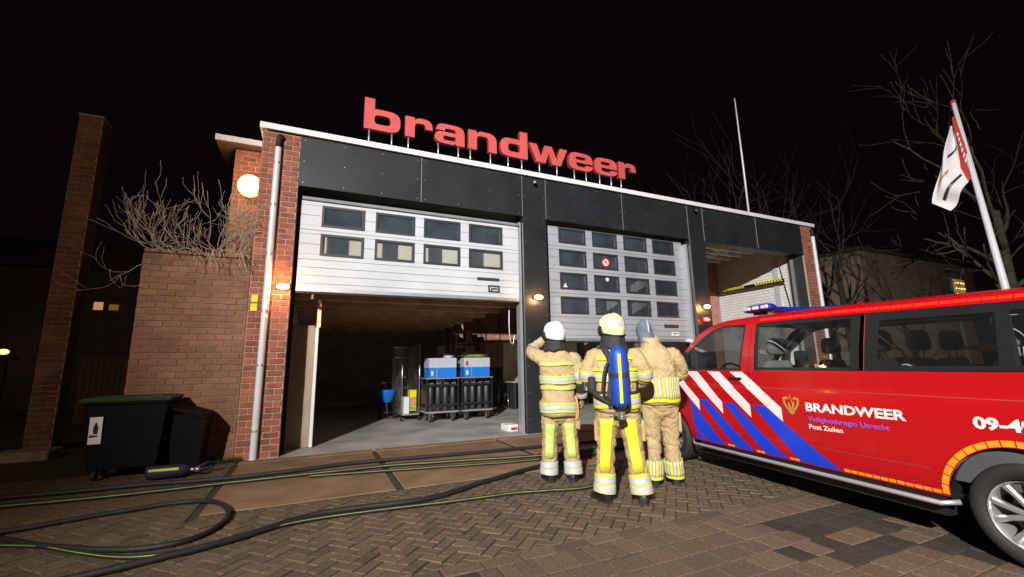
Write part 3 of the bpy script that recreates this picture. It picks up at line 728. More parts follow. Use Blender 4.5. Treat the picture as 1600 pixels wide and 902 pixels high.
for k in range(10):
    f = (k+.8)/11; MB().tube([(4.75-.25*f, 14.6+f, .02+3.38*f), (5.15-.25*f, 14.6+f, .02+3.38*f)], .016, 6).build('rung', 'wood', ld)
def chair(x, y, rz, z, lab):
    t = thing('chair', lab, 'chair', (x, y, z), rz, 'chairs in the hall', local=True)
    MB().rbox(-.21, -.2, .44, .21, .2, .47, .01).build('seat', 'steeldark', t); MB().rbox(-.2, .19, .62, .2, .22, .86, .01).build('backrest', 'steeldark', t)
    for sx in (-.19, .19):
        MB().tube([(sx, -.18, .01), (sx, -.16, .44)], .013, 6).build('leg', 'chrome', t, smooth=True); MB().tube([(sx, .24, .01), (sx, .19, .44), (sx, .22, .85)], .013, 6).build('leg', 'chrome', t, smooth=True)
chair(5.5, 11.2, 2.6, .006, 'dark chair with steel legs under the door, seen between the firefighters')
chair(6.2, 11.7, 2.2, .006, 'dark chair with steel legs behind the firefighter with the air tank')
chair(5.9, 13.6, .6, .006, 'dark chair with steel legs to the right of the trolleys')
wb = thing('workbench', 'pale workbench with tools under the second door', 'bench', (6.9, 13.0, .006))
MB().rbox(5.9, 13.1, .85, 8.9, 13.8, .9, .005).build('bench_top', 'board', wb)
for x in (6.0, 8.8): MB().box(x-.04, 13.15, .01, x+.04, 13.75, .849).build('leg', 'steeldark', wb)
MB().rbox(5.9, 13.85, .9, 8.9, 13.9, 2.2, .005).build('tool_board', 'cream', wb)
for k, x in enumerate((6.15, 6.4, 6.62, 7.0, 7.3, 7.7, 8.1)): MB().rbox(x, 13.2, .902, x+.14, 13.5, 1.15+.2*(k % 3), .01).build('tool_case', ['greybox', 'steeldark', 'whiteplastic', 'signred'][k % 4], wb)
ml = thing('hanging_cable', 'thin cable loop hanging beside the black post in the first bay', 'cable', (3.95, 8.9, 2.7))
MB().tube(smooth_path([(3.92, 8.8, 2.9), (3.90, 8.8, 2.3), (3.93, 8.8, 1.95), (3.99, 8.8, 1.9), (4.03, 8.8, 2.1)]), .012, 6).build('cable', 'alu', ml, smooth=True)

rk = thing('shelf_rack', 'tall steel rack of boxes at the back behind the trolleys', 'rack', (5.2, 15.4, .006))
for x in (4.62, 5.78):
    for y in (15.2, 15.7): MB().box(x-.02, y-.02, .01, x+.02, y+.02, 2.6).build('post', 'alu', rk)
for z in (.3, .95, 1.6, 2.25): MB().rbox(4.6, 15.18, z, 5.8, 15.72, z+.03, .004).build('shelf', 'alu', rk)
rr_ = random.Random(4)
CN = {'board': 'brown', 'greybox': 'grey', 'steeldark': 'dark', 'cabinet': 'reddish', 'orangebox': 'orange', 'whiteplastic': 'white'}
for z, sn in ((.332, 'lowest'), (.982, 'second lowest'), (1.632, 'third'), (2.282, 'top')):
    x = 4.66; k = 0
    while x < 5.6:
        w_ = rr_.uniform(.14, .34); hh = rr_.uniform(.16, .48); mm = rr_.choice(list(CN))
        tag(MB().rbox(x, 15.24, z, x+w_, 15.6, z+hh, .01).build('stored_box', mm), '%s box, %s from the left on the %s shelf of the steel rack' % (CN[mm], ['first', 'second', 'third', 'fourth', 'fifth', 'sixth', 'seventh'][k], sn), 'box', 'boxes on the steel rack'); x += w_+.03; k += 1
for k, (x, z0, z1, m) in enumerate(((7.9, .9, 1.9, 'turnoutdark'), (8.2, .85, 1.9, 'turnout'), (8.5, .9, 1.88, 'turnoutdark'), (8.8, .85, 1.9, 'navy'))):
    b = MB(); b.loft([[Vector((x+hw*math.cos(a)*(1+.12*math.sin(5*a+k)), 16.3+.1*math.sin(a), z)) for a in [2*math.pi*i/20 for i in range(20)]] for z, hw in ((z0, .17), (z0+.3, .15), (z1-.2, .16), (z1-.05, .10), (z1, .03))]); tag(b.build('hanging_coat', m, smooth=True), ['leftmost beige coat hanging on the rear wall', 'second coat from the left on the rear wall', 'third coat from the left on the rear wall', 'dark coat at the right end of the row on the rear wall'][k], 'coat')
for x in (4.9, 6.9, 8.0): MB().tube([(x, 16.55, .1), (x, 16.55, 5.0)], .025, 8).build('conduit', 'steeldark', FS, smooth=True)
# ------------------------------------------------------------------ red crew van
vd = Vector((.135, .9908, 0)); vn = Vector((.9908, -.135, 0)); VS = 4.15; VC = 3.7; VW = 1.96
VAN = thing('crew_van', 'red fire service crew van with blue and white diagonal stripes and blue light bar', 'van', vn*(VS+VW/2)+vd*VC, -math.atan2(.135, .9908), local=True)
def tumble(u, z):
    a = lerp_tab([(.30, .05), (.45, .012), (.6, .0), (.9, -.006), (1.1, .0), (1.13, .010), (1.29, .012), (1.55, .045), (1.86, .105), (1.93, .145), (1.97, .2)], z)
    if u > 5.2: a += .16*((u-5.2)/1.3)**2
    if u < 1.4: a += .05*((1.4-u)/.5)**2
    return a
def zmap(u, z):
    return z if z < 1.3 else 1.3+(z-1.3)*lerp_tab([(.9, .835), (2.2, .90), (3.2, .955), (4.2, .985), (4.6, 1.)], u)
def side(u, z, out=0., right=False):
    x = -VW/2+tumble(u, z)-out
    return Vector((-x if right else x, u-VC, zmap(u, z)))
def sheet(loops, fn, cu=.12, cz=None):
    tris = tessellate_polygon([[Vector((p[0], p[1], 0)) for p in lp] for lp in loops]); flat = [p for lp in loops for p in lp]
    bm = bmesh.new(); vs = [bm.verts.new((p[0], p[1], 0)) for p in flat]
    for t in tris:
        try: bm.faces.new([vs[i] for i in t])
        except ValueError: pass
    us = [p[0] for p in flat]; zs = [p[1] for p in flat]
    for z in (cz or [.45, .6, .75, .9, 1.0, 1.1, 1.13, 1.29, 1.42, 1.55, 1.7, 1.86, 1.93]):
        if min(zs) < z < max(zs): bmesh.ops.bisect_plane(bm, geom=bm.verts[:]+bm.edges[:]+bm.faces[:], plane_co=(0, z, 0), plane_no=(0, 1, 0))
    u = min(us)+cu
    while u < max(us):
        bmesh.ops.bisect_plane(bm, geom=bm.verts[:]+bm.edges[:]+bm.faces[:], plane_co=(u, 0, 0), plane_no=(1, 0, 0)); u += cu
    bm.verts.index_update(); mb = MB(); mb.add([fn(v.co.x, v.co.y) for v in bm.verts], [tuple(v.index for v in f.verts) for f in bm.faces]); bm.free()
    return mb
def archpts(cu, r, z0, a0=180, a1=0, n=18):
    s0 = math.degrees(math.asin((z0-.36)/r))
    return [(cu+r*math.cos(R(a)), .36+r*math.sin(R(a))) for a in [180-s0-(180-2*s0)*i/n for i in range(n+1)]]
ZB = .37
UR, UF = 1.97, 5.74
outer = [(.95, ZB)]+archpts(UR, .44, ZB)+[(2.45, ZB), (5.20, ZB)]+archpts(UF, .44, ZB)+[(6.25, ZB), (6.45, .45), (6.5, .62), (6.46, .86), (6.3, 1.0), (6.0, 1.13), (5.62, 1.24), (5.47, 1.34), (5.40, 1.52), (5.06, 1.80), (4.82, 1.90), (4.6, 1.945), (4.2, 1.965), (3.2, 1.97), (1.4, 1.965), (1.05, 1.94), (.98, 1.6), (.93, 1.2), (.90, .7)]
w0 = [(5.36, 1.31), (5.28, 1.55), (5.0, 1.74), (4.78, 1.845), (4.6, 1.875), (4.235, 1.875), (4.31, 1.31)]
w12 = [(4.10, 1.31), (4.12, 1.33), (4.09, 1.85), (4.06, 1.87), (1.20, 1.87), (1.14, 1.85), (1.10, 1.33), (1.14, 1.31)]
for rgt in (False, True):
    o = sheet([outer, w0, w12], lambda u, z: side(u, z, 0, rgt)).build('side_panel', 'paint', VAN, smooth='auto')
    sheet([outer[:0]+[(1.1, .5), (5.1, .5), (5.35, 1.2), (5.43, 1.36), (5.38, 1.5), (5.05, 1.76), (4.6, 1.9), (1.1, 1.91)], w0, w12], lambda u, z: side(u, z, -.05, rgt)).build('inner_lining', 'lining', VAN)
    # black glass surround and panes
    s1 = [(4.095, 1.315), (4.085, 1.845), (4.055, 1.866), (2.90, 1.866), (2.93, 1.315)]; h1 = [(4.055, 1.345), (4.035, 1.825), (2.99, 1.825), (3.01, 1.345)]
    s2_ = [(2.885, 1.315), (2.855, 1.866), (1.20, 1.866), (1.145, 1.84), (1.11, 1.335), (1.14, 1.315)]; h2 = [(2.77, 1.36), (2.74, 1.79), (1.98, 1.79), (1.98, 1.36)]; h3 = [(1.90, 1.36), (1.90, 1.80), (1.26, 1.80), (1.22, 1.36)]
    sheet([s1, h1], lambda u, z: side(u, z, .002, rgt)).build('window_border', 'trimblack', VAN); sheet([s2_, h2, h3], lambda u, z: side(u, z, .002, rgt)).build('window_border', 'trimblack', VAN)
    for h in (h1, h2, h3): sheet([h], lambda u, z: side(u, z, -.001, rgt)).build('window_glass', 'vanglass', VAN)
    sheet([w0], lambda u, z: side(u, z, -.003, rgt)).build('window_glass', 'vanglass', VAN)
    fr = [(5.36, 1.31), (5.28, 1.55), (5.0, 1.74), (4.78, 1.845), (4.6, 1.875), (4.235, 1.875), (4.31, 1.31)]
    inn = [(5.30, 1.335), (5.24, 1.54), (4.98, 1.715), (4.77, 1.82), (4.6, 1.85), (4.265, 1.85), (4.335, 1.335)]
    sheet([fr, inn], lambda u, z: side(u, z, .001, rgt)).build('window_seal', 'trimblack', VAN)
    # strips over the joints: door gaps, slider rail, creases
    gaps = [[(4.20, .8), (4.19, 1.05), (4.19, 1.30), (4.14, 1.92)], [(4.20, .8), (4.28, .62), (4.37, .5), (4.38, .385)], [(2.885, 1.12), (2.87, .42)] if rgt else [(2.89, 1.31), (2.86, 1.86)]]
    for gp in gaps:
        b = MB(); pts = [p for p in smooth_path([(p[0], p[1], 0) for p in gp], 6)]
        rg = [[side(p.x-.0035, p.y, .0015, rgt), side(p.x+.0035, p.y, .0015, rgt)] for p in pts]
        b.loft(rg, closed=False); b.build('door_gap', 'redside' if len(gp) == 2 and not rgt else 'trimblack', VAN, fixn=False)
    for z, (a, b_) in ((1.118, (1.0, 5.2)), (.565, (2.5, 5.1))):
        b = MB(); b.loft([[side(a+(b_-a)*k/30, z-.004, .001, rgt), side(a+(b_-a)*k/30, z+.004, .001, rgt)] for k in range(31)], closed=False); b.build('body_crease', 'redside', VAN, fixn=False)
    sx = 1 if rgt else -1
    MB().tube([(sx*(VW/2+.03-.06), 5.30-VC, .36), (sx*(VW/2+.045), 5.18-VC, .33), (sx*(VW/2+.045), 2.44-VC, .33), (sx*(VW/2-.03), 2.36-VC, .35)], .019, 12).build('side_bar', 'alu', VAN, smooth=True)
    MB().box(sx*(VW/2-.10)-.05, 2.46-VC, .22, sx*(VW/2-.10)+.05, 5.15-VC, ZB+.004).build('sill', 'trimblack', VAN)
    MB().rbox(sx*(VW/2-.012)-.022, 4.30-VC, 1.195, sx*(VW/2-.012)+.022, 4.50-VC, 1.225, .006).build('door_handle', 'trimblack', VAN)
    mi = MB().rbox(sx*(VW/2+.12)-.10, 5.18-VC, 1.30, sx*(VW/2+.12)+.10, 5.27-VC, 1.56, .02).box(sx*VW/2-.06, 5.2-VC, 1.31, sx*VW/2+.06, 5.25-VC, 1.35); mi.build('mirror', 'trimblack', VAN, smooth='auto')
    for cu_ in (UR, UF):
        b = MB(); n = 20; rg = []
        for i in range(n+1):
            a = R(185-190*i/n); rg.append([(sx*(VW/2-.02), cu_-VC+.435*math.cos(a), .36+.435*math.sin(a)), (sx*(VW/2-.42), cu_-VC+.435*math.cos(a), .36+.435*math.sin(a))])
        b.loft(rg, closed=False); b.build('wheel_well', 'trimblack', VAN, fixn=False)
# decals on the left side
def decal(name, m, loops, out=.003, cu=.1): return sheet(loops, lambda u, z: side(u, z, out), cu).build(name, m, VAN, smooth='auto')
for a, b, ue, ul in ((5.30, 5.07, 4.64, 4.62), (4.87, 4.66, 4.20, 4.18), (4.48, 4.28, 3.78, 3.78)):
    decal('white_stripe', 'paintwhite', [[(a, 1.292), (b, 1.292), (ue, .912), (ue, .768)]])
decal('white_stripe', 'paintwhite', [[(5.5, 1.13), (5.5, 1.26), (5.06, .915), (5.06, .772)]])
for (a, b, c, d_) in ((5.06, 4.90, 4.23, 4.50), (4.62, 4.47, 3.79, 4.07), (4.17, 4.0, 3.23, 3.64)):
    decal('blue_stripe', 'paintblue', [[(a, .915), (b, .915), (c, ZB+.012), (d_, ZB+.012)]])
decal('blue_stripe', 'paintblue', [[(5.25, .90), (5.20, .86), (4.68, ZB+.012), (4.97, ZB+.012), (5.21, .56)]]); decal('blue_stripe', 'paintblue', [[(5.2, .52), (5.02, ZB+.012), (5.2, ZB+.012)]])
def strip(name, m, u0, u1, z0, z1, n):
    for k in range(n):
        a = u0+(u1-u0)*k/n; b = u0+(u1-u0)*(k+1)/n; e = .004*(1 if u1 > u0 else -1)
        decal(name, m, [[(a+e, z0), (b-e, z0), (b-e, z1), (a+e, z1)]], .004)
strip('tape_piece', 'tapeorange', 2.46, 3.21, .385, .412, 12)
for a, b in ((3.66, 3.78), (4.09, 4.21), (4.53, 4.65)): strip('tape_piece', 'tapeorange', a, b, .385, .408, 2)
strip('tape_piece', 'tapered', 1.1, 4.05, 1.895, 1.925, 34)
for k in range(18):
    a0, a1 = 3+174*k/18+.5, 3+174*(k+1)/18-.5; lp = [(UR+r*math.cos(R(a)), .36+r*math.sin(R(a))) for r, a in ((.445, a0), (.487, a0), (.487, (a0+a1)/2), (.487, a1), (.445, a1), (.445, (a0+a1)/2))]
    decal('tape_piece', 'tapeorange', [lp], .004)
def text_mesh(name, s_, m, u, z, h, width, bold, sx=1.):
    c = bpy.data.curves.new(name, 'FONT'); c.body = s_; c.size = 1; c.offset = bold; c.resolution_u = 3
    t = bpy.data.objects.new(name, c); COL.objects.link(t)
    dg = bpy.context.evaluated_depsgraph_get(); me = bpy.data.meshes.new_from_object(t.evaluated_get(dg)); bpy.data.objects.remove(t)
    xs_ = [v.co.x for v in me.vertices]; ys_ = [v.co.y for v in me.vertices]; x0, x1, y0, y1 = min(xs_), max(xs_), min(ys_), max(ys_)
    for v in me.vertices:
        uu = u-(v.co.x-x0)/(x1-x0)*width; zz = z+(v.co.y-y0)/(y1-y0)*h; v.co = side(uu, zz, .005)
    me.materials.clear(); me.materials.append(MATS[m]); o = bpy.data.objects.new(name, me); COL.objects.link(o); attach(o, VAN); return o
text_mesh('lettering', 'BRANDWEER', 'letterwhite', 3.49, .908, .085, .89, .032)
text_mesh('lettering', 'Veiligheidsregio Utrecht', 'letterviolet', 3.48, .80, .058, .74, .014)
text_mesh('lettering', 'Post Zuilen', 'letterwhite', 3.48, .738, .045, .335, .02)
text_mesh('lettering', '09-49', 'letterwhite', 2.175, .905, .088, .325, .04)
# emblem: shield with a flame
E0, Z0 = 3.655, .965
def eu(p, s_=.105): return (E0-p[0]*s_, Z0+p[1]*s_)
wing = [(-.95, .55), (-.55, .72), (-.25, .62), (-.25, .40), (-.55, .45), (-.68, .38), (-.62, 0), (-.38, -.36), (-.15, -.48), (-.22, -.66), (-.55, -.5), (-.86, -.02)]
emb = [wing, [(-x, y) for x, y in reversed(wing)],
       [(-.05, 1.05), (-.16, .72), (.02, .35), (.12, -.05), (.02, -.42), (-.1, -.2), (-.22, .15), (-.38, .02), (-.3, -.3), (-.02, -.62), (.28, -.35), (.4, .05), (.28, .32), (.2, .12), (.08, .45), (-.06, .72)],
       [(-.42, -.68), (0, -.52), (.42, -.68), (.30, -.86), (0, -1.05), (-.30, -.86)]]
for lp in emb: decal('emblem', 'gold', [[eu(p) for p in lp]], .005)
# roof, windscreen, bonnet, nose, tail
def top_row(u, z, crown, n=15, inset=None):
    i = tumble(u, min(z, 1.97)) if inset is None else inset; w_ = VW/2-i; return [Vector((w_*(2*k/(n-1)-1), u-VC, zmap(u, z)+.8*crown*(1-(2*k/(n-1)-1)**4))) for k in range(n)]
roof = [(1.0, 1.94, .03), (1.4, 1.965, .05), (2.2, 1.97, .055), (3.2, 1.97, .055), (4.2, 1.965, .05), (4.6, 1.945, .045), (4.82, 1.90, .04)]
MB().loft([top_row(*r) for r in roof], closed=False).build('roof', 'paint', VAN, smooth=True)
MB().loft([[p+Vector((0, 0, -.05)) for p in top_row(*r)] for r in roof], closed=False).build('headliner', 'lining', VAN, smooth=True)
ws = [(4.82, 1.90, .04), (5.06, 1.80, .04), (5.40, 1.52, .03), (5.62, 1.24, .05)]
MB().loft([[p for p in top_row(*r)][1:-1] for r in ws], closed=False).build('windscreen', 'vanglass', VAN, smooth=True)
for k in (0, 13): MB().loft([top_row(*r)[k:k+2] for r in ws], closed=False).build('windscreen_pillar', 'paint', VAN, smooth=True)
bn = [(5.62, 1.24, .05), (6.0, 1.13, .06), (6.3, 1.0, .05), (6.46, .86, .03), (6.5, .62, 0), (6.45, .45, 0), (6.25, ZB, 0)]
MB().loft([top_row(*r) for r in bn[:4]], closed=False).build('bonnet', 'paint', VAN, smooth=True)
MB().loft([top_row(*r) for r in bn[3:]], closed=False).build('front_bumper', 'paint', VAN, smooth=True)
for s_ in (-1, 1): MB().rbox(s_*.62-.16, 6.36-VC, .78, s_*.62+.16, 6.47-VC, .93, .02).build('headlight', 'lens', VAN)
tl_ = [(1.0, 1.94, .03), (.96, 1.6, 0), (.92, 1.2, 0), (.89, .7, 0), (.94, ZB, 0)]
MB().loft([top_row(*r) for r in tl_], closed=False).build('tailgate', 'paint', VAN, smooth=True)
MB().box(-.88, 1.0-VC, .36, .88, 6.2-VC, .40).build('van_floor', 'trimblack', VAN)
MB().rbox(-.86, 5.05-VC, .95, .86, 5.55-VC, 1.24, .05).build('dashboard', 'lining', VAN, smooth='auto')
sw = MB(); sw.tube([Vector((-.42+.19*math.cos(a), 4.98-VC+.08*math.sin(a), 1.22+.17*math.sin(a))) for a in [2*math.pi*i/24 for i in range(25)]], .016, 8); sw.build('steering_wheel', 'trimblack', VAN, smooth=True)
def seatset(x, u, lit='seat', hr=True, zt=1.42):
    b = MB(); rg = []
    for z, y, hw, th in ((.75, 0, .22, .07), (.82, -.01, .245, .085), (1.1, -.05, .25, .08), (1.32, -.09, .23, .07), (zt-.02, -.11, .19, .055), (zt, -.115, .15, .03)):
        rg.append([Vector((x+hw*math.copysign(abs(math.cos(a))**.55, math.cos(a)), u-VC+y+th*math.copysign(abs(math.sin(a))**.7, math.sin(a)), z)) for a in [2*math.pi*i/20 for i in range(20)]])
    b.loft(rg); o = b.build('seat_back', lit, VAN, smooth=True)
    MB().rbox(x-.25, u-VC-.02, .62, x+.25, u-VC+.5, .80, .04).build('seat_cushion', lit, o, smooth='auto')
    if hr:
        h = MB(); rg = []
        for z, hw, th in ((zt+.07, .10, .04), (zt+.09, .135, .06), (zt+.18, .14, .065), (zt+.25, .12, .055), (zt+.275, .08, .03)):
            rg.append([Vector((x+hw*math.copysign(abs(math.cos(a))**.6, math.cos(a)), u-VC-.12+th*math.sin(a), z)) for a in [2*math.pi*i/18 for i in range(18)]])
        h.loft(rg).build('headrest', 'seatdark' if lit == 'seatdark' else lit, o, smooth=True)
        MB().tube([(x-.06, u-VC-.115, zt-.02), (x-.06, u-VC-.12, zt+.09)], .008, 6).tube([(x+.06, u-VC-.115, zt-.02), (x+.06, u-VC-.12, zt+.09)], .008, 6).build('headrest_post', 'chrome', o)
for x, u, m in ((-.45, 4.35, 'seat'), (.45, 4.35, 'seatdark'), (-.5, 3.15, 'seatdark'), (.05, 3.15, 'seat'), (.55, 3.15, 'seatdark'), (-.5, 2.2, 'seat'), (.0, 2.2, 'seatdark'), (.5, 2.2, 'seat'), (-.45, 1.5, 'seat')):
    seatset(x, u, m)
MB().box(-.87, 1.93-VC, .5, -.82, 2.02-VC, 1.70).build('inner_pillar', 'lining', VAN)
MB().tube([(-.82, 1.72-VC, 1.74), (-.82, 1.74-VC, 1.62)], .022, 6).build('belt_strap', 'lining', VAN); MB().ball((-.82, 1.74-VC, 1.58), .045, .02, .04).build('belt_anchor', 'whiteplastic', VAN, smooth=True)
MB().add([(-.815, 1.70-VC, 1.58), (-.815, 1.79-VC, 1.58), (-.80, 1.9-VC, 1.25), (-.80, 1.74-VC, 1.25)], [(0, 1, 2, 3)]).build('belt_webbing', 'greybox', VAN)
ar = MB(); ar.prism([[(0, -.02), (.12, -.02), (.12, -.05), (.24, 0), (.12, .05), (.12, .02), (0, .02)]], lambda u, v, t: (-.05+t, 2.62-VC-u, 1.5+v), .02); ar.build('orange_marker', 'tapeorange', VAN)
# light bar
b = MB(); rg = []
for xx, cy, ry, rz in ((-.70, 4.20, .10, .022), (-.685, 4.22, .19, .04), (-.62, 4.27, .24, .052), (-.50, 4.33, .22, .054), (-.38, 4.39, .15, .05), (-.2, 4.42, .125, .048), (.2, 4.42, .125, .048), (.38, 4.39, .15, .05), (.50, 4.33, .22, .054), (.62, 4.27, .24, .052), (.685, 4.22, .19, .04), (.70, 4.20, .10, .022)):
    rg.append([Vector((xx, cy-VC+ry*math.copysign(abs(math.cos(a))**.7, math.cos(a)), 2.068+rz*math.copysign(abs(math.sin(a))**.7, math.sin(a)))) for a in [2*math.pi*i/20 for i in range(20)]])
b.loft(rg).build('light_bar', 'lightbar', VAN, smooth=True)
MB().rbox(-.56, 4.28-VC, 2.0, -.46, 4.42-VC, 2.03, .005).rbox(.46, 4.28-VC, 2.0, .56, 4.42-VC, 2.03, .005).build('bar_mount', 'trimblack', VAN)
for y in (4.06, 4.19, 4.32): MB().rbox(-.712, y-VC, 2.045, -.66, y+.10-VC, 2.09, .008).build('bar_lens', 'lens', VAN)
# wheels
def wheel(x, u, sgn):
    c = Vector((x, u-VC, .352)); prof = [(.225, .0), (.24, -.105), (.30, -.118), (.335, -.105), (.350, -.07), (.352, 0), (.350, .07), (.335, .105), (.30, .118), (.24, .105)]
    b = MB(); b.loft([[c+Vector((w_*1., r*math.cos(a), r*math.sin(a))) for r, w_ in prof] for a in [2*math.pi*i/48 for i in range(49)]], cap=False); t = b.build('tyre', 'tyre', VAN, smooth=True)
    b = MB(); f = sgn*.095
    rp = [(.232, sgn*.112), (.222, sgn*.10), (.212, sgn*.06), (.205, 0), (.205, -sgn*.1)]
    b.loft([[c+Vector((w_, r*math.cos(a), r*math.sin(a))) for r, w_ in rp] for a in [2*math.pi*i/40 for i in range(41)]], cap=False, closed=False)
    for k in range(10):
        a = 2*math.pi*(k//2)/5+(.2 if k % 2 else -.2)*1.0; a2 = 2*math.pi*(k//2)/5+(.30 if k % 2 else -.30)
        d0 = Vector((0, math.cos(a), math.sin(a))); d1 = Vector((0, math.cos(a2), math.sin(a2))); n0 = Vector((0, -math.sin(a), math.cos(a)))
        rings = []
        for r, hw, wv in ((.04, .020, .075), (.13, .018, .085), (.216, .024, .092)):
            dd = d0.lerp(d1, (r-.04)/.18).normalized()*r
            rings.append([c+dd+n0*(-hw)+Vector((sgn*wv, 0, 0)), c+dd+n0*(-hw*.5)+Vector((sgn*(wv+.012), 0, 0)), c+dd+n0*hw*.5+Vector((sgn*(wv+.012), 0, 0)), c+dd+n0*hw+Vector((sgn*wv, 0, 0)), c+dd+n0*hw*.8+Vector((sgn*(wv-.04), 0, 0)), c+dd+n0*(-hw*.8)+Vector((sgn*(wv-.04), 0, 0))])
        b.loft(rings)
    b.tube([c+Vector((sgn*.05, 0, 0)), c+Vector((sgn*.085, 0, 0)), c+Vector((sgn*.10, 0, 0))], [.065, .062, .045], 20)
    b.build('rim', 'rim', t, smooth='auto')
    MB().cyl(c+Vector((sgn*.0, 0, 0)), c+Vector((sgn*.02, 0, 0)), .15, 24).build('brake_disc', 'steeldark', t)
for u in (UR, UF):
    for sg in (-1, 1): wheel(sg*(VW/2-.13), u, sg)
# ------------------------------------------------------------------ firefighters (local frame: facing +Y, feet on z = 0)
def limb_rings(pts, rad, n=18, sub=6):
    P = smooth_path(pts, sub); rr = []
    m = len(rad)-1
    for i in range(len(P)):
        f = i/(len(P)-1)*m; k = min(int(f), m-1); rr.append(rad[k]+(rad[k+1]-rad[k])*(f-k))
    return P, rr
def limb_frames(pts, rad, sub=8):
    P, rr = limb_rings(pts, rad, sub=sub); F = []
    for i, p in enumerate(P):
        t = (P[min(i+1, len(P)-1)]-P[max(i-1, 0)]).normalized()
        ref = Vector((0, 1, 0)) if abs(t.y) < .9 else Vector((0, 0, 1))
        a = (ref-t*ref.dot(t)).normalized(); b = t.cross(a); F.append((p, a, b, rr[i]))
    return F
def limb_at(F, t):
    x = t*(len(F)-1); k = min(int(x), len(F)-2); f = x-k
    p, a, b, r = F[k]; q, c, d, s_ = F[k+1]
    return p.lerp(q, f), a.lerp(c, f).normalized(), b.lerp(d, f).normalized(), r+(s_-r)*f
def limb_patch(F, t0, t1, infl, a0=0, a1=360, nt=6, na=20):
    closed = (a1-a0) >= 359.9; rings = []
    for i in range(nt+1):
        p, a, b, r = limb_at(F, t0+(t1-t0)*i/nt)
        n = na if closed else na+1
        rings.append([p+(a*math.cos(R(a0+(a1-a0)*k/na))+b*math.sin(R(a0+(a1-a0)*k/na)))*(r+infl) for k in range(n)])
    return MB().loft(rings, closed=closed, cap=False)
def torso_ring(tab, z, infl=0, a0=0, a1=360, n=32):
    rx = lerp_tab([(q[0], q[1]) for q in tab], z)+infl; ry = lerp_tab([(q[0], q[2]) for q in tab], z)+infl; cy = lerp_tab([(q[0], q[3]) for q in tab], z); cx = lerp_tab([(q[0], q[4] if len(q) > 4 else 0) for q in tab], z)
    k = n if a1-a0 >= 359.9 else n+1; out = []
    for i in range(k):
        a = R(a0+(a1-a0)*i/n); c, s_ = math.cos(a), math.sin(a)
        out.append(Vector((cx+rx*math.copysign(abs(c)**.85, c), cy+ry*math.copysign(abs(s_)**.85, s_), z)))
    return out
def torso_patch(tab, z0, z1, infl, a0=0, a1=360, nz=4, n=32):
    return MB().loft([torso_ring(tab, z0+(z1-z0)*i/nz, infl, a0, a1, n) for i in range(nz+1)], closed=a1-a0 >= 359.9, cap=False)
def remesh(mb, vox, name, mats, parent, disp=.006, fold=None, seed=0, smooth_it=4, matfn=None):
    me = bpy.data.meshes.new(name); me.from_pydata(mb.v, [], mb.f); me.update()
    bm = bmesh.new(); bm.from_mesh(me); bmesh.ops.recalc_face_normals(bm, faces=bm.faces); bm.to_mesh(me); bm.free()
    o = bpy.data.objects.new(name, me); COL.objects.link(o)
    r = o.modifiers.new('r', 'REMESH'); r.mode = 'VOXEL'; r.voxel_size = vox
    s_ = o.modifiers.new('s', 'SMOOTH'); s_.iterations = smooth_it; s_.factor = .5
    dg = bpy.context.evaluated_depsgraph_get(); m2 = bpy.data.meshes.new_from_object(o.evaluated_get(dg)); bpy.data.objects.remove(o)
    nn = [v.normal.copy() for v in m2.vertices]
    for v, n_ in zip(m2.vertices, nn):
        p = v.co; q = Vector((p.x*7+seed, p.y*7, p.z*13)); d = noise.noise(q)*.6
        n1 = noise.noise(Vector((p.x*8+p.z*3+seed, p.y*8, p.z*9+p.x*5))); n2 = noise.noise(Vector((p.x*13-p.z*6, p.y*13+seed, p.z*12)))
        d = (d-1.5*max(0, 1-abs(n1)*4.5)-1.0*max(0, 1-abs(n2)*4.5)+.5)*disp
        if fold: d += fold(p)
        v.co = p+n_*d
    m2.materials.clear()
    for m in mats: m2.materials.append(MATS[m])
    if matfn:
        for p in m2.polygons: p.material_index = matfn(p.center)
    for p in m2.polygons: p.use_smooth = True
    b = bpy.data.objects.new(name, m2); COL.objects.link(b); attach(b, parent); return b
def hand(parent, wrist, direc, palm_n, curl, side_, m, name='glove'):
    d = Vector(direc).normalized(); n_ = Vector(palm_n); n_ = (n_-d*n_.dot(d)).normalized(); x = d.cross(n_).normalized()*side_
    w_ = Vector(wrist); b = MB()
    b.loft([[w_+d*t+x*(hw*math.cos(a))+n_*(th*math.sin(a)) for a in [2*math.pi*i/14 for i in range(14)]] for t, hw, th in ((-.04, .042, .036), (.0, .04, .03), (.04, .05, .026), (.085, .05, .022), (.10, .045, .018))])
    for k, (off, L) in enumerate(((-.036, .065), (-.012, .078), (.012, .074), (.036, .058))):
        p0 = w_+d*.085+x*off; a1 = d*math.cos(curl*.6)+n_*math.sin(curl*.6); a2 = d*math.cos(curl*1.4)+n_*math.sin(curl*1.4); a3 = d*math.cos(curl*2)+n_*math.sin(curl*2)
        p1 = p0+a1*L*.5; p2 = p1+a2*L*.35; p3 = p2+a3*L*.3; b.tube([p0, p1, p2, p3], [.0125, .0125, .0115, .008], 8)
    t0 = w_+d*.025-x*.04; t1 = t0-x*.03+d*.03+n_*.012; t2 = t1+d*.035+n_*.02; b.tube([t0, t1, t2], [.015, .014, .009], 8)
    return b.build(name, m, parent, smooth=True)
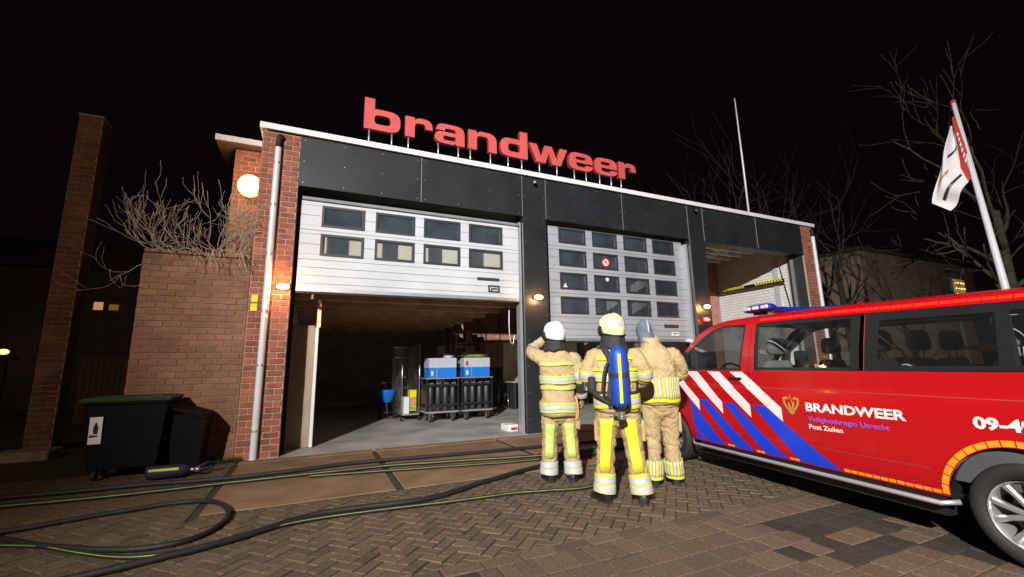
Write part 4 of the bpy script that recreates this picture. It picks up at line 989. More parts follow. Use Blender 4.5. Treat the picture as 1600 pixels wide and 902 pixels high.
def boot(parent, c, rz, m='boot'):
    b = MB(); M = Matrix.Translation(Vector(c)) @ Matrix.Rotation(rz, 4, 'Z')
    prof = [(-.105, .020, .07), (-.10, .036, .10), (-.075, .045, .14), (-.03, .048, .16), (.04, .046, .12), (.10, .050, .088), (.15, .049, .076), (.185, .040, .062), (.205, .022, .04)]
    b.loft([[M @ Vector((hw*math.copysign(abs(math.cos(q))**.8, math.cos(q)), y, max(.012, h*.5+h*.5*math.copysign(abs(math.sin(q))**.8, math.sin(q))))) for q in [2*math.pi*i/16 for i in range(16)]] for y, hw, h in prof])
    b.tube([M @ Vector((0, -.03, .09)), M @ Vector((0, -.03, .20))], [.046, .046], 16)
    o = b.build('boot', m, parent, smooth='auto')
    s_ = MB(); s_.loft([[M @ Vector((hw*1.1*cx, y*1.03, z)) for cx, z in ((-1, -.001), (-1, .02), (1, .02), (1, -.001))] for y, hw, h in prof]); s_.build('boot_sole', 'rubber', o)
def helmet(parent, c, yaw, m, pitch=0.):
    M = Matrix.Translation(Vector(c)) @ Matrix.Rotation(yaw, 4, 'Z') @ Matrix.Rotation(pitch, 4, 'X')
    rings = []
    for z, rx, ry, cy in ((-.075, .128, .150, 0), (-.07, .134, .158, 0), (-.03, .139, .163, 0), (.03, .138, .160, 0), (.08, .125, .145, 0), (.115, .102, .120, 0), (.138, .07, .085, 0), (.148, .03, .04, 0)):
        ring = []
        for i in range(36):
            a = 2*math.pi*i/36; k = 1+(.045 if z > .02 and abs(math.cos(a)) < .22 else 0)
            zz = z-(.035*max(0, -math.sin(a)) if z < -.06 else 0)+(.05*max(0, math.sin(a)) if z < -.06 else 0)
            ring.append(M @ Vector((rx*math.cos(a), cy+ry*math.sin(a), zz+(.008 if k > 1 else 0))))
        rings.append(ring)
    o = MB().loft(rings).build('helmet', m, parent, smooth=True)
    e = MB(); e.loft([[M @ Vector(((rx+t)*math.cos(a), (ry+t)*math.sin(a), z-.035*max(0, -math.sin(a))+.05*max(0, math.sin(a)))) for rx, ry, z, t in ((.128, .150, -.086, 0), (.134, .158, -.084, .006), (.134, .158, -.070, .006), (.128, .150, -.068, 0))] for a in [2*math.pi*i/36 for i in range(37)]], cap=False); e.build('helmet_rim', 'black', o, smooth=True)
    r_ = MB(); r_.loft([[M @ Vector((x, y, z)) for x in (-.014, .014)] for y, z in [(.168*math.cos(R(a)), -.03+.182*math.sin(R(a))) for a in range(20, 165, 8)]], closed=False); 
    for a0 in (205, 250, 295):
        q = MB(); q.loft([[M @ Vector(((rx+.003)*math.cos(R(a0+da)), (ry+.003)*math.sin(R(a0+da)), z)) for da in (0, 10, 20, 30)] for z, rx, ry in ((-.015, .1390, .1625), (.03, .138, .160), (.06, .1315, .1525))], closed=False); q.build('helmet_patch', 'silver' if m == 'helmetyellow' else m, o, smooth=True)
    for s_ in (-1, 1):
        b = MB(); b.ball((0, 0, 0), .018, .045, .055, 14, 8); b.v = [tuple(M @ (Vector(p)+Vector((s_*.137, .035, -.045)))) for p in b.v]; b.build('visor_hinge', 'black', o, smooth=True)
    v = MB(); v.loft([[M @ Vector((.137*math.sin(R(a)), .005+.168*math.cos(R(a)), z)) for a in range(-75, 76, 10)] for z in (-.10, -.03, .02)], closed=False); v.build('visor', 'vanglassdark', o, smooth=True)
def neckguard(parent, c, yaw, m='matblack', h=.17):
    M = Matrix.Translation(Vector(c)) @ Matrix.Rotation(yaw, 4, 'Z'); rings = []
    for z, rx, ry in ((-.07, .115, .13), (-.10, .125, .142), (-.16, .135, .15), (-.20, .145, .155), (-h-.065, .155, .16)):
        rings.append([M @ Vector((rx*math.cos(R(a))*(1+.04*math.sin(a*.13+z*40)), ry*math.sin(R(a))*(1+.03*math.sin(a*.17)), z+.01*math.sin(a*.1))) for a in range(150, 391, 8)])
    b = MB().loft(rings, closed=False); o = b.build('neck_guard', m, parent, smooth=True)
    sm = o.modifiers.new('t', 'SOLIDIFY'); sm.thickness = .012
def head_into(b, c, yaw):
    M = Matrix.Translation(Vector(c)) @ Matrix.Rotation(yaw, 4, 'Z')
    h = MB(); h.ball((0, 0, 0), .078, .098, .118, 20, 14); h.ball((0, .045, -.075), .05, .05, .05, 14, 8)
    h.tube([(0, .092, .015), (0, .118, -.02), (0, .10, -.03)], [.010, .015, .012], 8)
    for s_ in (-1, 1): h.ball((s_*.08, -.005, -.01), .012, .022, .032, 10, 6)
    b.add([M @ Vector(p) for p in h.v], h.f)
    b.tube([M @ Vector((0, -.02, -.06)), M @ Vector((0, -.03, -.2))], [.062, .07], 14)
def firefighter(label, loc, rotz, pose):
    P = thing('person', label, 'person', (loc[0], loc[1], .004), rotz, local=True)
    tab = pose['torso']; hem = pose['hem']
    legs = [limb_frames([l_[0], l_[1], l_[2]], pose.get('legr', [.130, .120, .104, .096, .100, .104]), 10) for l_ in pose['legs']]
    arms = [limb_frames(a_, pose.get('armr', [.098, .088, .076, .070, .058]), 8) for a_ in pose['arms']]
    b = MB(); b.loft([torso_ring(tab, tab[0][0]+(tab[-1][0]-tab[0][0])*i/24) for i in range(25)])
    for F in legs+arms:
        b.loft([[p+(a*math.cos(q)+c*math.sin(q))*r for q in [2*math.pi*k/18 for k in range(18)]] for p, a, c, r in F])
    for a_ in pose['arms']: b.ball(a_[0], .088, .085, .085, 14, 10)
    pz = pose['legs'][0][0][2]; b.ball((tab[0][4] if len(tab[0]) > 4 else 0, tab[0][3], pz-.03), .185, .145, .16, 20, 12)
    hc = pose['head']; head_into(b, hc, pose['yaw'])
    def fold(p):
        d = 0
        if p.z < hem: d += .005*math.sin(p.z*38+p.x*15+2.5*math.sin(p.x*14+p.y*11))*(.3+.7*max(0, 1-abs(p.z-.5)/.2))
        elif p.z < hem+.45: d += .005*math.sin(p.z*44+p.x*14+2*math.sin(p.y*12))
        return d
    neckz = hc[2]-.13
    body = remesh(b, .009, 'body', ['turnout', 'skin', 'turnoutdark'], P, .0065, fold, loc[0]*10, matfn=lambda c: 1 if c.z > neckz and abs(c.x-hc[0]) < .13 else (2 if c.z < hem else 0))
    # jacket skirt hangs over the trousers
    sk = torso_patch(tab, hem-.02, hem+pose.get('skirt', .16), .024, n=40); sk.v = [(v[0]*(1+.02*math.sin(v[1]*30+v[0]*25)), v[1]*(1+.02*math.sin(v[0]*33)), v[2]+.006*math.sin(v[0]*22)) for v in sk.v]
    o = sk.build('jacket_hem', 'turnout', P, smooth=True); so = o.modifiers.new('t', 'SOLIDIFY'); so.thickness = .012
    return P, legs, arms, tab
def bands(P, what, specs):
    for sp_ in specs:
        if what[0] == 'T': o = torso_patch(what[1], sp_[0], sp_[1], sp_[3] if len(sp_) > 3 else .014, *(sp_[4] if len(sp_) > 4 else (0, 360)))
        else: o = limb_patch(what[1], sp_[0], sp_[1], sp_[3] if len(sp_) > 3 else .013, *(sp_[4] if len(sp_) > 4 else (0, 360)))
        o.v = [tuple(Vector(v)+Vector((0, 0, .006*math.sin(v[0]*17+v[2]*9)))) for v in o.v]
        q = o.build('reflective_band', sp_[2], P, smooth=True); s_ = q.modifiers.new('t', 'SOLIDIFY'); s_.thickness = .004
def tri(z, h, m='lime'): return [(z-h*.5, z-h*.22, m), (z-h*.22, z+h*.22, 'silver'), (z+h*.22, z+h*.5, m)]
STD = [(.80, .205, .155, -.01), (.95, .215, .160, -.01), (1.08, .212, .152, -.005), (1.25, .228, .155, -.01), (1.40, .235, .150, -.02), (1.50, .215, .13, -.025), (1.56, .15, .11, -.025), (1.60, .10, .095, -.02), (1.66, .085, .085, -.01)]
# 1: white helmet, left hand raised to the head
P, lg, am, tb = firefighter('firefighter in beige gear with white helmet, left hand raised to his head', (2.86, 4.93), R(-24), dict(
    torso=STD, hem=.80, head=(-.02, .03, 1.76), yaw=.45,
    legs=[((-.105, 0, .86), (-.125, .02, .50), (-.15, .0, .075)), ((.105, 0, .86), (.135, .03, .50), (.155, -.02, .075))],
    arms=[((-.20, -.02, 1.50), (-.30, .10, 1.56), (-.315, .17, 1.60), (-.24, .26, 1.68), (-.15, .28, 1.75)), ((.21, -.02, 1.49), (.265, -.035, 1.34), (.285, -.02, 1.20), (.30, .05, 1.08), (.315, .10, .99))]))
helmet(P, (-.02, .02, 1.83), .45, 'helmetwhite'); neckguard(P, (-.02, .01, 1.82), .35)
bands(P, ('T', tb), [(1.40, 1.45, 'lime')]+tri(1.225, .10)+[(1.10, 1.15, 'lime')]+[q+(.036,) for q in tri(.885, .12)])
for F in lg: bands(P, ('L', F), [(.26, .74, 'lime', .014, (158, 214)), (.79, .87, 'silver'), (.87, .89, 'lime'), (.89, .985, 'silver')])
bands(P, ('L', am[1]), [(.27, .30, 'lime'), (.30, .40, 'silver'), (.40, .43, 'lime'), (.82, .96, 'silver', .014)])
bands(P, ('L', am[0]), [(.55, .62, 'silver')])
limb_patch(am[1], .50, .70, .014, 95, 265).build('elbow_pad', 'steeldark', P, smooth=True)
hand(P, (.318, .115, .965), (.1, .25, -1), (-.8, .5, .1), .7, 1, 'glove'); hand(P, (-.14, .285, 1.765), (.6, .1, .6), (.2, -.9, 0), .5, -1, 'glove')
boot(P, (-.15, .02, 0), .25); boot(P, (.16, .0, 0), -.45)
MB().tube(smooth_path([(.20, -.14, 1.02), (.215, -.165, .92), (.22, -.16, .80), (.205, -.15, .74)]), .014, 8).build('yellow_strap', 'orangebox', P, smooth=True)
MB().rbox(.19, -.13, .62, .245, -.08, .86, .01).build('trouser_pocket', 'turnoutdark', P)
# 2: air tank on the back
T2 = [(.86, .205, .155, 0), (.98, .215, .160, 0), (1.10, .212, .152, .0), (1.28, .232, .155, 0), (1.42, .238, .150, 0), (1.52, .215, .13, .01), (1.58, .15, .11, .02), (1.62, .10, .095, .025), (1.67, .085, .085, .03)]
P, lg, am, tb = firefighter('firefighter in beige gear with pale yellow helmet and blue air tank on the back', (3.0, 3.92), R(-33), dict(
    torso=T2, hem=.93, head=(0, .06, 1.76), yaw=.5, legr=[.132, .124, .106, .096, .100, .106],
    legs=[((-.105, 0, .92), (-.14, .02, .53), (-.18, -.02, .09)), ((.105, 0, .92), (.155, .02, .53), (.20, -.04, .09))],
    arms=[((-.21, 0, 1.50), (-.285, -.02, 1.37), (-.30, .03, 1.25), (-.24, .17, 1.17), (-.16, .27, 1.15)), ((.21, 0, 1.50), (.29, -.02, 1.37), (.305, .03, 1.25), (.24, .18, 1.18), (.15, .27, 1.16))]))
helmet(P, (0, .06, 1.825), .55, 'helmetyellow'); neckguard(P, (0, .05, 1.81), .4)
bands(P, ('T', tb), [(1.455, 1.51, 'hivis'), (1.33, 1.36, 'hivis')]+tri(1.27, .10, 'hivis')+[q+(.036,) for q in tri(1.02, .14, 'hivis')])
for F in lg: bands(P, ('L', F), [(.12, .74, 'hivis', .014, (156, 214)), (.76, .79, 'hivis'), (.79, .86, 'silver'), (.86, .885, 'hivis'), (.885, .975, 'silver'), (.975, .995, 'hivis')])
for F in am: bands(P, ('L', F), [(.30, .33, 'hivis'), (.33, .42, 'silver'), (.42, .45, 'hivis')])
boot(P, (-.19, .0, 0), .55); boot(P, (.215, -.03, 0), -.2)
hand(P, (-.15, .285, 1.15), (.5, .8, .0), (.6, -.2, .3), .9, -1, 'glove'); hand(P, (.14, .285, 1.16), (-.5, .8, 0), (-.6, -.2, .3), .9, 1, 'glove')
tk = MB(); y0 = -.295; tk.tube([(.02, y0, .96), (.02, y0, .985), (.02, y0, 1.0), (.02, y0, 1.03), (.02, y0, 1.50), (.02, y0, 1.55), (.02, y0, 1.585), (.02, y0, 1.595)], [.03, .06, .085, .096, .096, .08, .045, .02], 24); tko = tk.build('air_tank', 'tankblue', P, smooth=True)
MB().rbox(.004, y0-.101, 1.02, .036, y0-.091, 1.51, .003).build('tank_stripe', 'hivis', tko)
MB().tube([(.02, y0, 1.27), (.02, y0, 1.32)], .1, 22).build('tank_strap', 'matblack', tko, smooth='auto')
MB().tube([(.02, y0, .885), (.02, y0, .935)], .034, 12).tube([(.02, y0, .86), (.02, y0, .89)], .045, 12).tube([(.02, y0+.01, .905), (-.06, y0+.05, .905)], .02, 8).build('tank_valve', 'chrome', tko, smooth='auto')
MB().loft([[Vector((x*w_, y, z)) for x, y in ((-1, -.165), (1, -.165), (1, -.195), (-1, -.195))] for z, w_ in ((.95, .10), (1.05, .12), (1.25, .085), (1.42, .09), (1.52, .07))]).build('back_plate', 'matblack', P)
for s_ in (-1, 1):
    MB().loft([[Vector((s_*(x-w_), y, z)), Vector((s_*(x+w_), y, z)), Vector((s_*(x+w_), y+.025, z)), Vector((s_*(x-w_), y+.025, z))] for x, y, z, w_ in ((.05, -.19, 1.40, .03), (.075, -.18, 1.50, .032), (.105, -.14, 1.575, .034), (.12, -.06, 1.60, .034), (.13, .04, 1.585, .034), (.135, .12, 1.53, .032), (.14, .165, 1.42, .03))]).build('shoulder_strap', 'matblack', P, smooth=True)
MB().loft([torso_ring(tb, z, .018) for z in (1.085, 1.125)], cap=False).build('waist_belt', 'matblack', P, smooth=True)
MB().tube(smooth_path([(-.08, -.2, 1.02), (-.15, -.24, 1.12), (-.13, -.25, 1.32), (-.085, -.21, 1.42)]), .017, 8).build('air_hose', 'rubber', P, smooth=True)
MB().tube(smooth_path([(-.08, -.2, 1.0), (-.2, -.2, 1.08), (-.29, -.1, 1.16), (-.31, .02, 1.24), (-.30, .08, 1.30)]), .022, 8).build('mask_hose', 'matblack', P, smooth=True)
MB().rbox(-.30, -.13, 1.10, -.22, -.06, 1.28, .015).build('radio_pouch', 'matblack', P)
MB().tube([(-.315, -.02, 1.13), (-.315, -.02, 1.27), (-.315, -.02, 1.31)], [.032, .028, .018], 12).build('torch', 'chrome', P, smooth='auto')
MB().rbox(.235, -.05, .60, .275, .10, .82, .01).build('trouser_pocket', 'turnoutdark', P); MB().rbox(-.255, -.05, .60, -.22, .10, .82, .01).build('trouser_pocket', 'turnoutdark', P)
# 3: blue-grey hat, other jacket with vertical stripes at the hem
T3 = [(.90, .205, .155, -.01), (1.0, .212, .160, -.01), (1.12, .208, .152, -.005), (1.3, .225, .155, 0), (1.44, .232, .150, .01), (1.54, .205, .13, .02, -.01), (1.60, .15, .115, .035, -.02), (1.66, .105, .10, .05, -.03), (1.71, .095, .095, .06, -.04)]
P, lg, am, tb = firefighter('firefighter in beige gear with blue-grey knitted hat leaning by the van', (3.80, 4.15), R(-28), dict(
    torso=T3, hem=.95, skirt=.30, head=(-.085, .13, 1.80), yaw=.65, legr=[.130, .118, .102, .092, .094, .098],
    legs=[((-.10, 0, .93), (-.10, .03, .52), (-.12, .02, .07)), ((.10, 0, .93), (.12, .05, .52), (.15, .10, .07))],
    arms=[((-.20, .02, 1.52), (-.28, .06, 1.38), (-.29, .12, 1.26), (-.22, .26, 1.2), (-.14, .34, 1.2)), ((.205, .02, 1.52), (.285, .04, 1.40), (.315, .11, 1.29), (.27, .25, 1.22), (.21, .35, 1.2))]))
hat = MB(); hat.ball((-.085, .13, 1.825), .098, .118, .135, 24, 14); hat.v = [v for v in hat.v]; ho = hat.build('knitted_hat', 'beanie', P, smooth=True)
MB().loft([[Vector((-.085+.03*f+r*math.cos(a), .125-.05*f+r*1.08*math.sin(a), z)) for a in [2*math.pi*i/26 for i in range(26)]] for z, r, f in ((1.81, .100, 0), (1.76, .102, .3), (1.70, .104, .8), (1.66, .11, 1.2))], cap=False).build('hood_neck', 'beanie', ho, smooth=True)
MB().loft([[Vector((-.085+.102*math.cos(a), .13+.121*math.sin(a), z+.02*math.sin(a))) for a in [2*math.pi*i/28 for i in range(28)]] for z in (1.775, 1.82)], cap=False).build('hat_cuff', 'beanie', ho, smooth=True)
ss = MB(); ss.loft([[Vector((-.085+sx, .13+.122*math.cos(R(a)), 1.825+.139*math.sin(R(a)))) for sx in (.0, .014)] for a in range(60, 196, 9)], closed=False); ss.v = [tuple(Vector(v)+Vector((.02, 0, .0))) for v in ss.v]; ss.build('hat_stripe', 'silver', ho, smooth=True)
MB().loft([[Vector((-.035+r*math.cos(a), .06+r*1.0*math.sin(a), z+.02*math.sin(a))) for a in [2*math.pi*i/26 for i in range(26)]] for z, r in ((1.58, .125), (1.66, .118), (1.735, .112), (1.74, .100), (1.66, .1))], cap=False).build('collar', 'turnout', P, smooth=True)
for k in range(22):
    a = 180+180*k/22; bands(P, ('T', tb), [(1.0, 1.24, 'hivis' if k % 2 else 'silver', .034, (a+1.2, a+7.0, 4, 3))])
bands(P, ('T', tb), [(.955, .995, 'hivis', .034)])
torso_patch(tb, 1.27, 1.50, .016, 222, 230, 6, 4).build('back_stripe', 'silver', P, smooth=True)
for F in am: bands(P, ('L', F), [(.44, .47, 'hivis'), (.47, .50, 'silver'), (.50, .54, 'hivis')])
for F in lg:
    for k in range(16): bands(P, ('L', F), [(.74, .93, 'hivis' if k % 2 else 'silver', .014, (k*22.5+2, k*22.5+20, 4, 3))])
    bands(P, ('L', F), [(.93, .985, 'hivis')])
boot(P, (-.12, .04, 0), .1); boot(P, (.155, .12, 0), -.1)
hand(P, (-.13, .355, 1.2), (.5, .8, .0), (.6, -.2, .3), .9, -1, 'black'); hand(P, (.20, .365, 1.2), (-.4, .8, 0), (-.6, -.2, .3), .9, 1, 'black')
limb_patch(am[1], .78, .97, .012).build('cuff', 'matblack', P, smooth=True)
MB().rbox(.205, -.03, .60, .24, .11, .83, .01).build('trouser_pocket', 'turnoutdark', P)
# ------------------------------------------------------------------ hoses
HZ = .036
hp = {'A': [(-6.2, 7.6), (-4.0, 7.3), (-2.35, 7.15), (-1.86, 7.14), (-1.16, 7.01), (-.27, 6.98), (.66, 7.1), (1.99, 6.97), (3.42, 6.88), (5.08, 6.78), (6.6, 6.9), (8.5, 7.4)],
 'B': [(-5.5, 7.1), (-3.5, 6.85), (-2.09, 6.72), (-1.11, 6.74), (-.26, 6.70), (.97, 6.68), (1.86, 6.52), (3.31, 6.22), (4.37, 6.2), (5.4, 6.55), (7.0, 6.6)],
 'C': [(-3.6, 6.4), (-2.9, 5.9), (-2.34, 5.45), (-1.88, 5.05), (-1.29, 4.69), (-.9, 4.70), (-.72, 5.03), (-.73, 5.46), (-.92, 5.84), (-1.27, 6.02), (-1.78, 5.94), (-2.5, 5.72), (-3.6, 5.5)],
 'D': [(-3.6, 3.9), (-2.4, 4.05), (-1.43, 4.24), (-1.0, 4.36), (-.49, 4.57), (0., 4.86), (.47, 4.90), (.96, 4.86), (1.41, 4.95), (1.98, 5.24), (2.95, 5.60), (4.25, 5.95), (5.2, 6.25)],
 'E': [(-3.6, 5.9), (-2.6, 5.45), (-2.01, 5.14), (-1.25, 4.52), (-.72, 4.50), (-.16, 4.74), (.46, 4.77), (1.34, 4.69), (2.06, 4.65), (2.45, 4.56), (3.0, 4.48), (3.7, 4.95), (4.2, 5.6)],
 'F': [(.0, 6.58), (.6, 6.47), (1.78, 6.24), (2.74, 6.05), (3.6, 6.02), (4.6, 6.1)]}
hl = {'A': 'black hose running along the front of the threshold, farthest of the hoses', 'B': 'black hose with green stripe across the concrete apron', 'C': 'black hose bent into a loop on the bricks at lower left', 'D': 'thick black hose curving from the lower left corner to the firefighters', 'E': 'thin black hose with bright yellow stripe ending at the firefighters', 'F': 'short black hose with yellow stripe lying across the apron joints'}
rd = {'A': .027, 'B': .024, 'C': .023, 'D': .027, 'E': .018, 'F': .019}
for k, pts in hp.items():
    P_ = smooth_path([(x, y, rd[k]+(.014 if y > 5.5 and x > -1.05 else .004)+(.05 if k in 'E' and -.8 < x < 1.2 else 0)*0) for x, y in pts], 10)
    P_ = [p+Vector((0, .012*noise.noise(Vector((p.x*2.1, p.y*2, ord(k)))), 0)) for p in P_]
    b = MB(); b.tube(P_, rd[k], 20, 0, True, None if k in 'ACD' else (((3,) if k in 'E' else (4,)), 1))
    if k == 'B': pass
    tag(b.build('fire_hose', ['hose', 'hosestripe'], smooth=True), hl[k], 'hose', 'hoses on the ground')
# ------------------------------------------------------------------ bins and gear by the garden wall
bn_ = thing('waste_container', 'dark waste container with green lid and white sticker by the brick wall', 'container', (-2.33, 7.9, 0))
MB().loft([[Vector((-2.33+hx*sx, 8.0+hy*sy, z)) for sx, sy in ((-1, -1), (1, -1), (1, 1), (-1, 1))] for z, hx, hy in ((.14, .36, .20), (.16, .37, .21), (.98, .44, .27), (1.0, .47, .30), (1.03, .47, .30))]).build('container_body', 'binblack', bn_)
MB().loft([[Vector((-2.33+hx*sx, 8.0+hy*sy, z)) for sx, sy in ((-1, -1), (1, -1), (1, 1), (-1, 1))] for z, hx, hy in ((1.032, .48, .32), (1.06, .50, .33), (1.085, .47, .30), (1.10, .38, .22))]).build('lid', 'bingreen', bn_)
MB().cyl((-2.05, 7.69, 1.085), (-1.92, 7.69, 1.085), .025, 10).build('lid_handle', 'bingreen', bn_)
lb_ = MB(); lb_.add([(-2.70, 7.748, .49), (-2.565, 7.748, .49), (-2.565, 7.722, .84), (-2.70, 7.722, .84)], [(0, 1, 2, 3)], 0)
lb_.add([(-2.65, 7.733, .62), (-2.61, 7.733, .62), (-2.605, 7.725, .70), (-2.63, 7.720, .78), (-2.655, 7.725, .70)], [(0, 1, 2, 3, 4)], 1); lb_.add([(-2.69, 7.738, .575), (-2.60, 7.738, .585), (-2.60, 7.736, .60), (-2.69, 7.736, .61)], [(0, 1, 2, 3)], 1)
lb_.v = [(v[0], v[1]-.012, v[2]) for v in lb_.v]; lb_.build('sticker', ['whiteplastic', 'black'], bn_, fixn=False)
for x in (-2.62, -2.04):
    for y in (7.85, 8.15): MB().cyl((x-.02, y, .075), (x+.02, y, .075), .07, 14).build('wheel', 'tyre', bn_, smooth='auto')
w2 = thing('wheelie_bin', 'dark wheelie bin with tilted lid between container and brick wall', 'bin', (-1.65, 8.1, 0))
MB().loft([[Vector((-1.66+hx*sx, 8.14+hy*sy, z)) for sx, sy in ((-1, -1), (1, -1), (1, 1), (-1, 1))] for z, hx, hy in ((.04, .17, .18), (.80, .23, .24))]).build('bin_body', 'binblack', w2)
MB().add([(-1.93, 7.85, .93), (-1.44, 7.85, .76), (-1.44, 8.4, .80), (-1.93, 8.4, .97), (-1.93, 7.85, .90), (-1.44, 7.85, .73), (-1.44, 8.4, .77), (-1.93, 8.4, .94)], [(0, 1, 2, 3), (4, 5, 6, 7), (0, 1, 5, 4), (1, 2, 6, 5), (2, 3, 7, 6), (3, 0, 4, 7)]).build('bin_lid', 'binred', w2)
for x in (-1.82, -1.5): MB().cyl((x-.02, 8.36, .09), (x+.02, 8.36, .09), .088, 14).build('wheel', 'tyre', w2, smooth='auto')
bg_ = thing('breathing_set', 'dark air tank with yellow stripe lying on the ground by the bins', 'air tank', (-1.75, 7.5, 0))
MB().tube([(-1.98, 7.5, .10), (-1.94, 7.5, .10), (-1.58, 7.48, .10), (-1.52, 7.48, .10), (-1.48, 7.48, .10)], [.04, .085, .085, .05, .02], 16).build('tank', 'navy', bg_, smooth=True)
MB().add([(-1.93, 7.415, .125), (-1.60, 7.395, .125), (-1.60, 7.40, .155), (-1.93, 7.42, .155)], [(0, 1, 2, 3)]).build('tank_stripe', 'hivis', bg_)
MB().tube([(-1.5, 7.48, .10), (-1.42, 7.47, .10)], .025).ball((-1.40, 7.46, .10), .035).build('valve', 'chrome', bg_, smooth=True)
MB().rbox(-1.98, 7.52, .01, -1.5, 7.72, .06, .01).build('back_plate', 'matblack', bg_)
MB().tube(smooth_path([(-1.45, 7.5, .1), (-1.3, 7.55, .16), (-1.25, 7.7, .1), (-1.4, 7.8, .04), (-1.6, 7.75, .08)]), .018).build('air_hose', 'rubber', bg_, smooth=True)
# moss and weeds at the wall foot
random.seed(3); ms = MB()
for k in range(900):
    x = random.uniform(-1.9, -1.0); y = 8.36-abs(random.gauss(0, .07)); h = random.uniform(.02, .10); a = random.uniform(0, 6.3); dx, dy = .006*math.cos(a), .006*math.sin(a); lx_, ly_ = random.gauss(0, .03), random.gauss(0, .02)
    ms.add([(x-dx, y-dy, -.01), (x+dx, y+dy, -.01), (x+lx_, min(y+ly_, 8.41), h)], [(0, 1, 2)])
q = ms.build('weeds', 'moss', stuff=True, fixn=False); q['label'] = 'thin weeds along the foot of the brick wall'; q['category'] = 'weeds'
# ------------------------------------------------------------------ bare trees and shrub
def branch(mb, p, d, L, r, depth, spread, rng, up=.1, wig=.22, minr=.003, kids=(2, 4)):
    n = 6 if L < 1.2 else 7; pts = [p.copy()]; dd = d.copy()
    for i in range(n):
        dd = (dd+Vector((rng.gauss(0, wig), rng.gauss(0, wig), rng.gauss(0, wig)+up))*.5).normalized(); pts.append(pts[-1]+dd*(L/n))
    rr = [max(minr, r*(1-.62*i/n)) for i in range(n+1)]
    mb.tube(pts, rr, 6 if r > .02 else 4)
    if depth <= 0: return
    for k in range(rng.randint(*kids)):
        f = rng.uniform(.3, 1.); i = min(n-1, int(f*n)); q = pts[i].lerp(pts[i+1], f*n-i if f < 1 else 0)
        t = (pts[i+1]-pts[i]).normalized(); o = t.orthogonal(); o.rotate(Matrix.Rotation(rng.uniform(0, 6.283), 3, t)); nd = (t+o*rng.uniform(.4, 1)*spread).normalized()
        branch(mb, q, nd, L*rng.uniform(.55, .8), rr[i]*.7, depth-1, spread, rng, up, wig, minr, kids)
SH = thing('fig_shrub', 'bare pale branched shrub spreading over the top of the garden wall', 'shrub', (-1.9, 8.85, 0))
rng = random.Random(21)
st_ = MB()
for x in (-2.35, -2.0, -1.65, -1.4): st_.tube(smooth_path([(x, 8.88, 0), (x+.04, 8.9, 1.5), (x-.02, 8.86, 2.8), (x, 8.85, 3.35)]), .03, 8)
st_.build('trunk', 'figbark', SH, smooth=True)
cr = MB()
for k in range(30):
    x = rng.uniform(-2.5, -1.2); sd = (x+1.9)*1.2+rng.gauss(0, .6)
    branch(cr, Vector((x, 8.84+rng.uniform(-.08, .1), 3.25)), Vector((sd, rng.gauss(-.15, .3), .75)).normalized(), rng.uniform(.45, .95), .010, 2, .8, rng, .34, .42, .0028, (2, 4))
for k in range(6): branch(cr, Vector((-2.4+.05*k, 8.8, 3.34+.03*k)), Vector((-1, -.15, .1*k-.12)).normalized(), .85, .011, 2, .7, rng, .26, .4, .0034, (2, 3))
for k in range(14): branch(cr, Vector((rng.uniform(-2.2, -1.15), 8.50, 3.42)), Vector((rng.gauss(.25, .6), -.75, .15)).normalized(), .42, .010, 1, .7, rng, -.28, .25, .004, (1, 3))
for k in range(5): branch(cr, Vector((-1.3, 8.6, 3.5+.12*k)), Vector((.7, -.7, .35)).normalized(), .42, .009, 1, .8, rng, .05, .3, .004, (2, 3))
cr.build('crown', 'figbark', SH, smooth=True, fixn=False)
def bare_tree(lab, base, h, r, seed, m, depth=4, lean=(0, 0), first=.4, kids=(3, 4), n=9):
    rng = random.Random(seed); t = thing('bare_tree', lab, 'tree', base); b = Vector(base); tk_ = MB(); top = b+Vector((lean[0], lean[1], h*.62))
    pts = smooth_path([b, b.lerp(top, .5)+Vector((rng.gauss(0, .12), rng.gauss(0, .12), 0)), top]); rr = [r*(1-.6*i/(len(pts)-1)) for i in range(len(pts))]
    tk_.tube(pts, rr, 10); tk_.build('trunk', m, t, smooth=True); c = MB()
    for k in range(n):
        f = first+(1-first)*k/(n-1); i = int(f*(len(pts)-1)); a = k*2.4+rng.random(); d = Vector((math.cos(a), math.sin(a)*.8, .55+.5*f)).normalized()
        branch(c, pts[i].copy(), d, h*rng.uniform(.26, .4), rr[i]*.55, depth-1, .8, rng, .05, .22, .008, kids)
    c.build('crown', m, t, smooth=True, fixn=False)
bare_tree('mossy bare tree right behind the flag pole', (17.9, 5.0, -.05), 9.0, .19, 4, 'barkmoss', 4, (-.3, 0), .45, (2, 3), 7)
bare_tree('dim bare tree rising behind the station roof by the thin white pole', (19.5, 14.5, -.05), 12.5, .22, 9, 'bark', 3, (.5, 0), .5, (3, 4), 7)
bare_tree('dim bare tree at the right end of the station', (25, 13, -.05), 11.0, .22, 15, 'bark', 3, (-.5, 0), .4, (3, 4), 7)
